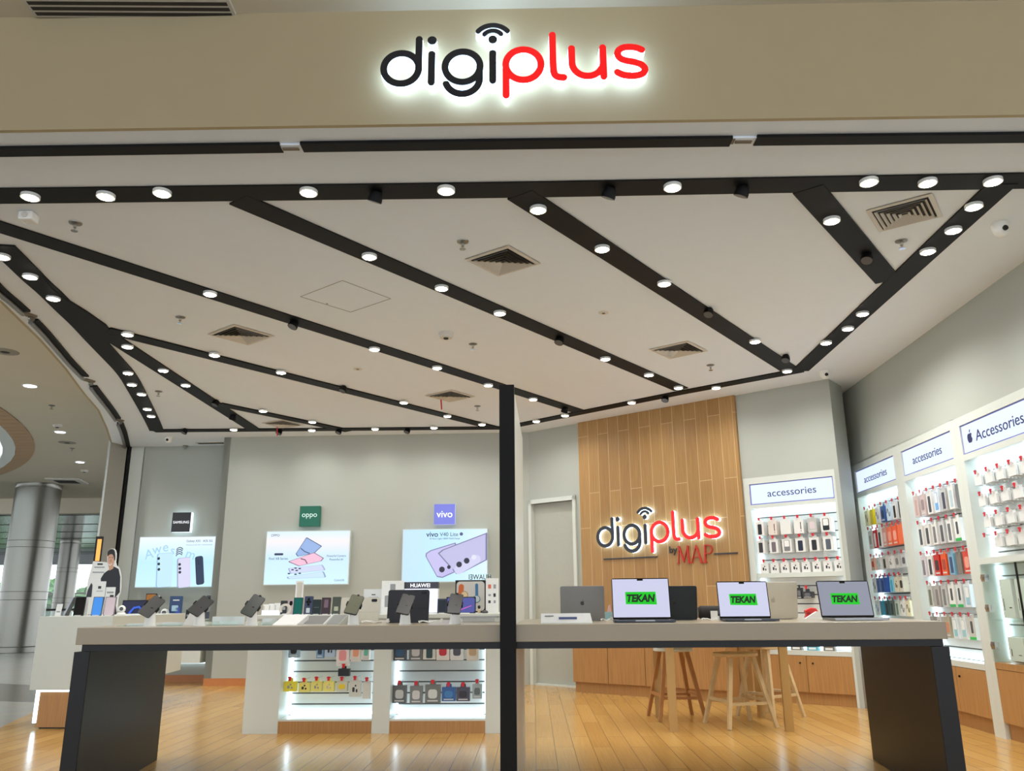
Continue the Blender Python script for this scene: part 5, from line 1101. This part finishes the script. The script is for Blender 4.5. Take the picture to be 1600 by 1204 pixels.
lboard((85, 943, 94, 961), .25, 'price_card', 'small white card at the very left end of the corner counter', 'card', paper, [(-.3, .3, .3, .4, Gp, 'print')], .2, .003)
t, w, h = lboard((131, 936, 136, 959), .3, 'white_stand', 'slim white stand beside the black phone', 'stand', white_pl, None, 0, .01)
# white rounded gadget, wide tablet
def gadget(fr, z, dy, px, label):
    t, w, h = standing(fr, dy, px, z, 'security_gadget', label, 'camera', 'white gadgets at the far left')
    MB().lathe([(w * .3, 0), (w * .34, .006), (w * .2, h * .3)], (0, 0, 0), white_pl, 20).build('base', t, smooth=True)
    pr = [(max(h * .38 * math.sin(a), .001), -h * .38 * math.cos(a)) for a in [k * math.pi / 10 for k in range(11)]]
    MB().lathe(pr, (0, 0, h * .6), white_pl, 22).build('head', t, smooth=True)
    MB().lathe([(h * .2, -h * .385), (h * .2, -h * .36)], (w * .1, 0, h * .62), black_gl, 18, axis='y').build('lens', t)
gadget(LI, LZ, .55, (178, 945, 200, 962), 'white round-headed gadget right of the pink phone')
gadget(SM, .886, -.4, (250, 950, 264, 963), 'white round-headed gadget on the recess counter left of the blue poster')
def sboard(px, dy, name, label, cat, m, deco=None, tilt=0, d=.01): return board(SM, dy, px, .886, name, label, cat, m, d, tilt, deco)
t, w, h = sboard((188, 937, 228, 961), -.45, 'display_tablet', 'wide tablet with a dark blue galaxy wallpaper below the left poster', 'tablet', darker_m, [(-.47, .05, .47, .95, glow(18, 18, 60, .8), 'screen')], .1)
pnl = [c for c in t.children if c.name.startswith('panel')][0]
MB().stroke([(-w * .15, h * .35), (0, h * .6), (w * .2, h * .65), (w * .3, h * .5)], .03, -.0024, -.0015, glow(40, 90, 210, .9)).build('wallpaper_swirl', pnl)
sboard((225, 927, 242, 962), -.25, 'boxed_picture', 'small orange and brown picture card below the left poster', 'picture', darker_m, [(-.45, .5, .45, .97, mat('orange_art', (186, 120, 40), .5), 'picture'), (-.2, .6, .2, .8, mat('brown_art', (110, 60, 30), .5), 'print')])
sboard((263, 931, 283, 962), -.3, 'leaflet_board', 'dark blue leaflet with a phone print on the recess counter', 'sign', mat('leaflet_blue', (36, 66, 112), .4), [(-.25, .8, .25, .85, paper, 'print'), (-.3, .35, .2, .6, mat('print_sky', (170, 206, 226), .4), 'print'), (.0, .1, .35, .5, mat('print_indigo', (40, 70, 170), .3), 'print')])
sboard((320, 930, 332, 962), -.25, 'leaflet_board', 'dark leaflet board at the right end of the recess counter', 'sign', mat('leaflet_dark', (58, 66, 78), .4), [(-.3, .3, .3, .6, Gp, 'print')])
sboard((290, 952, 297, 963), -.4, 'small_box', 'small black box on the recess counter', 'box', darker_m, [(-.3, .3, .3, .5, Gp, 'print')], 0, .05)
sboard((245, 930, 247, 962), -.2, 'price_strip', 'thin white upright strip beside the picture card', 'sign', white_pl, [(-.3, .3, .3, .5, Gp, 'print')], 0, .004)

# cardboard standee: a flat printed cut-out of a man in a black shirt, with its white board
t, w, h = standing(LI, .95, (142, 858, 187, 958), LZ, 'cardboard_standee', 'flat cut-out of a smiling person in a black shirt with a white board', 'standee')
def S(px, py):  # crop pixel -> local
    x_, z_ = LI.L(px / 5.333 + 80, py / 5.333 + 820, .95); return (x_ - xo, z_ - LZ)
xo = stand_on(LI, .95, (142, 858, 187, 958), LZ)[0]
skin = mat('print_skin', (206, 158, 132), .5); hair = mat('print_hair', (36, 30, 30), .5); shirt = mat('print_shirt', (30, 32, 40), .5)
MB().plate([S(345, 300), S(465, 310), S(455, 745), S(265, 745), S(300, 460)], .012, .018, paper).build('board', t)
for a, b_, c_, d_ in ((380, 318, 425, 332), (355, 346, 440, 356), (340, 388, 440, 398)): MB().plate([S(a, b_), S(c_, b_), S(c_, d_), S(a, d_)], .010, .012, K if d_ == 332 else Gp).build('print', t)
MB().plate([S(330, 480), S(300, 540), S(285, 600), S(330, 600), S(340, 500)], .010, .012, K).build('print', t)
out_ = [S(*p) for p in smooth_pts([(470, 745), (410, 745), (405, 440), (430, 400), (470, 370), (462, 270), (468, 215), (500, 192), (535, 200), (546, 250), (535, 330), (572, 360), (582, 430), (580, 560), (555, 600), (548, 745), (470, 745)], 1)][:-1]
cb = MB().plate(out_, .004, .010, paper).build('cutout', t)
MB().plate([S(*p) for p in [(415, 745), (412, 445), (440, 400), (480, 372), (520, 345), (560, 365), (574, 430), (570, 560), (530, 605), (545, 745)]], .002, .004, shirt).build('printed_shirt', cb)
MB().plate([S(*p) for p in smooth_pts([(484, 380), (478, 345), (470, 300), (472, 250), (500, 225), (527, 250), (524, 310), (512, 345), (524, 358), (484, 380)], 2)[:-1]], .000, .002, skin).build('printed_face', cb)
MB().plate([S(*p) for p in smooth_pts([(470, 262), (468, 225), (490, 200), (520, 200), (533, 225), (534, 290), (526, 300), (523, 262), (510, 240), (485, 245), (470, 262)], 2)[:-1]], -.002, .0, hair).build('printed_hair', cb)
MB().stroke([S(478, 325), S(490, 336), S(505, 322)], .007, -.001, .0, mat('print_teeth', (240, 236, 230), .5)).build('printed_smile', cb)
for a in (482, 505): MB().stroke([S(a, 272), S(a + 10, 270)], .005, -.001, .0, hair).build('printed_eye', cb)
MB().plate([S(497, 280), S(502, 305), S(490, 306)], -.001, 0, mat('print_nose', (176, 124, 100), .5)).build('printed_nose', cb)
MB().box(-.1, -.03, 0, .1, .06, .008, white_pl).build('foot', t)
# orange lit signboard beyond the pier
SB = Fr(0, 12.0, 0); x0 = SB.L(147.5, 860)[0]; x1 = SB.L(157, 860)[0]; z1 = SB.L(152, 842)[1]; z0 = SB.L(152, 876)[1]
t = thing('lit_signboard', 'narrow glowing orange signboard beside the grey pier', 'sign', SB.W((x0 + x1) / 2), 0)
wd = (x1 - x0) / 2
MB().box(-wd, 0, 0, wd, .05, z1 + .04, darker_m).build('frame', t); MB().box(-wd * .3, -.006, z0, wd, 0, z1, glow(255, 160, 70, 1.4)).build('light_panel', t)

# ------------------------------------------------------------------ mall beyond
c = onz(62, 757, HM - .0); 
def column(x, y, r, z1, label):
    t = thing('round_column', label, 'column', (x, y, 0), 0, 'steel-clad mall columns')
    MB().lathe([(r * 1.1, 0), (r * 1.1, .12), (r, .14)], (0, 0, 0), steel, 48).build('base_ring', t, smooth=True)
    MB().lathe([(r, .14), (r, z1)], (0, 0, 0), steel, 48).build('cladding', t, smooth=True)
    for z in (1.25, 1.45, 2.55, 2.72): MB().lathe([(r + .001, z), (r + .001, z + .012)], (0, 0, 0), ventdark, 48).build('joint_ring', t)
    MB().lathe([(r * 1.0, z1 - .12), (r * 1.012, z1 - .11), (r * 1.012, z1)], (0, 0, 0), steel, 48).build('capital', t, smooth=True)
column(c[0], c[1], .54, HM, 'large steel-clad column near the left edge')
HL = 3.9
c2 = onz(111, 845, HL); column(c2[0], c2[1], .42, HL, 'farther thinner steel-clad column between the windows')
mb = MB(); mb.box(-60, 24.2, HL - .15, -3, 24.5, HM + .1, mall_ceil_m); struct('trim_2', mb, 'cream ceiling drop behind the mall column')
glossy_c = mat('glossy_ceiling_panels', (176, 184, 186), .18, metal=.3, scale=.6, var=.12)
mb = MB(); mb.box(-60, 24.5, HL, -3, 52, HL + .1, glossy_c)
for k in range(9): mb.box(-60, 26 + 3 * k, HL - .01, -3, 26.06 + 3 * k, HL, ventdark)
struct('ceiling_far', mb, 'glossy panelled ceiling beyond the mall column')
YW = 46.0
mb = MB(); mb.box(-60, YW, 3.35, -3, YW + .2, HL, mat('far_wall_white', (220, 222, 220), .6)); mb.box(-60, YW, 0, -3, YW + .2, .25, white_wall); struct('wall_far', mb)
for i in range(8):
    x0 = -42 + 2.9 * i
    w_ = MB().box(x0, YW, .25, x0 + 2.8, YW + .03, 3.35, glass).build('window_%d' % (i + 1)); w_['kind'] = 'structure'
    f = MB().box(x0 - .05, YW - .04, .25, x0 + .05, YW + .08, 3.35, steel).box(x0, YW - .04, 1.75, x0 + 2.85, YW + .06, 1.83, steel).build('window_frame', w_)
tree_m = mat('leafy_green', (92, 128, 78), .8, var=.35, scale=2.5)
for i, (x, y, z, r) in enumerate([(-36, 57, 0, 1.6), (-32, 57, .2, 1.6), (-28, 56, 0, 1.5), (-40, 57, .1, 1.6), (-24, 57, .1, 1.6)]):
    t = thing('tree', ['wide green tree outside, beyond the two columns', 'green tree outside, just right of the big column', 'green tree outside, right of the farther column', 'green tree outside, hidden partly by the big column', 'green tree outside, near the pier'][i], 'tree', (x, y, z - .2), 0, 'trees outside the mall windows')
    bm = bmesh.new(); bmesh.ops.create_icosphere(bm, subdivisions=4, radius=r)
    for v in bm.verts: v.co *= 1 + .16 * math.sin(v.co.x * 5 + i) * math.cos(v.co.z * 6) + .1 * math.sin(v.co.y * 11 + v.co.z * 9); v.co.z = v.co.z * .8 + r * .8 + .4
    me = bpy.data.meshes.new('crown'); bm.to_mesh(me); bm.free(); me.materials.append(tree_m); o = bpy.data.objects.new('crown', me); sc.collection.objects.link(o); o.parent = t
    MB().bar((0, 0, 0), (0, 0, r), .3, mat('bark', (90, 76, 60), .9), .2, 8).build('trunk', t)
mb = MB(); mb.box(-70, 50, -.3, 14, 90, -.02, mat('lawn', (120, 138, 100), .9)); struct('ground_outside', mb)
# glass balustrade near the windows
t = thing('balustrade', 'glass balustrade with a dark handrail beyond the columns', 'railing', (0, 24.8, 0))
for k in range(6): MB().box(-22 + 2.2 * k, 0, .1, -19.86 + 2.2 * k, .02, .95, glass).build('glass_panel', t); MB().box(-22.05 + 2.2 * k, -.03, 0, -21.97 + 2.2 * k, .03, 1.0, steel).build('baluster', t)
MB().box(-22.1, -.04, .97, -8.7, .04, 1.03, darker_m).build('handrail', t)
# downlights of the mall
for i, (x, y) in enumerate([(47, 603), (94, 675), (125, 722)]):
    X, Y = onz(x, y, HM - .01); t = thing('mall_downlight', ['nearest round downlight in the mall ceiling', 'middle round downlight in the mall ceiling', 'farthest round downlight in the mall ceiling'][i], 'downlight', (X, Y, HM), 0, 'downlights in the mall ceiling')
    MB().lathe([(.11, 0), (.11, -.01)], (0, 0, 0), white_pl, 24).build('rim', t); MB().lathe([(.085, -.01), (.085, -.014)], (0, 0, 0), glow(235, 240, 255, 6), 24).build('lens', t)
    l = bpy.data.lights.new('spot', 'SPOT'); l.energy = 260; l.color = (1, .97, .92); l.spot_size = 2.2; l.spot_blend = .8; l.shadow_soft_size = .08; lo = bpy.data.objects.new('spot', l); sc.collection.objects.link(lo); lo.parent = t; lo.location = (0, 0, -.03)
X, Y = onz(105, 750, HM); t = thing('ceiling_cassette', 'square cassette air unit in the mall ceiling above the column', 'air conditioner', (X, Y, HM), .2)
MB().box(-.4, -.4, -.04, .4, .4, 0, vent_m).build('housing', t, bevel=.01); MB().box(-.25, -.25, -.045, .25, .25, -.04, ventdark).build('grille', t)
# round skylight with a slatted timber ring
a, b_, c_ = Vector(onz(0, 635, HM)), Vector(onz(54, 700, HM)), Vector(onz(0, 741, HM))
def circum(a, b, c):
    d = 2 * (a.x * (b.y - c.y) + b.x * (c.y - a.y) + c.x * (a.y - b.y))
    ux = ((a.length_squared) * (b.y - c.y) + b.length_squared * (c.y - a.y) + c.length_squared * (a.y - b.y)) / d
    uy = ((a.length_squared) * (c.x - b.x) + b.length_squared * (a.x - c.x) + c.length_squared * (b.x - a.x)) / d
    return Vector((ux, uy)), (Vector((ux, uy)) - a).length
cc, R = circum(a, b_, c_); ri = (Vector(onz(25, 700, HM)) - cc).length
t = thing('round_skylight', 'round skylight ringed with slatted timber at the left edge', 'skylight', (cc.x, cc.y, HM))
def ringmesh(r0, r1, z0, z1, m, n=96, gap=0.0):
    mb = MB()
    for k in range(n):
        a0 = 2 * math.pi * (k + gap) / n; a1 = 2 * math.pi * (k + 1) / n
        vs = [(r * math.cos(q), r * math.sin(q), z) for r, z in ((r0, z0), (r1, z1)) for q in (a0, a1)] + [(r * math.cos(q), r * math.sin(q), z + .01) for r, z in ((r0, z0), (r1, z1)) for q in (a0, a1)]
        mb.add(vs, [(0, 1, 3, 2), (4, 6, 7, 5), (0, 4, 5, 1), (2, 3, 7, 6), (0, 2, 6, 4), (1, 5, 7, 3)], m)
    return mb
ringmesh(R, ri, -.02, -.05, mat('timber_slats', (196, 160, 124), .55, var=.1, scale=3), max(24, int(2 * math.pi * R / .32)), .05).build('timber_ring', t)
ringmesh(R, ri, -.008, -.03, ventdark, 96).build('shadow_gap', t)
ringmesh(ri, ri - .22, -.05, -.06, white_pl, 96).build('white_rim', t)
ringmesh(ri - .22, .01, -.02, -.02, glow(214, 232, 240, 1.4), 96).build('glazing', t)
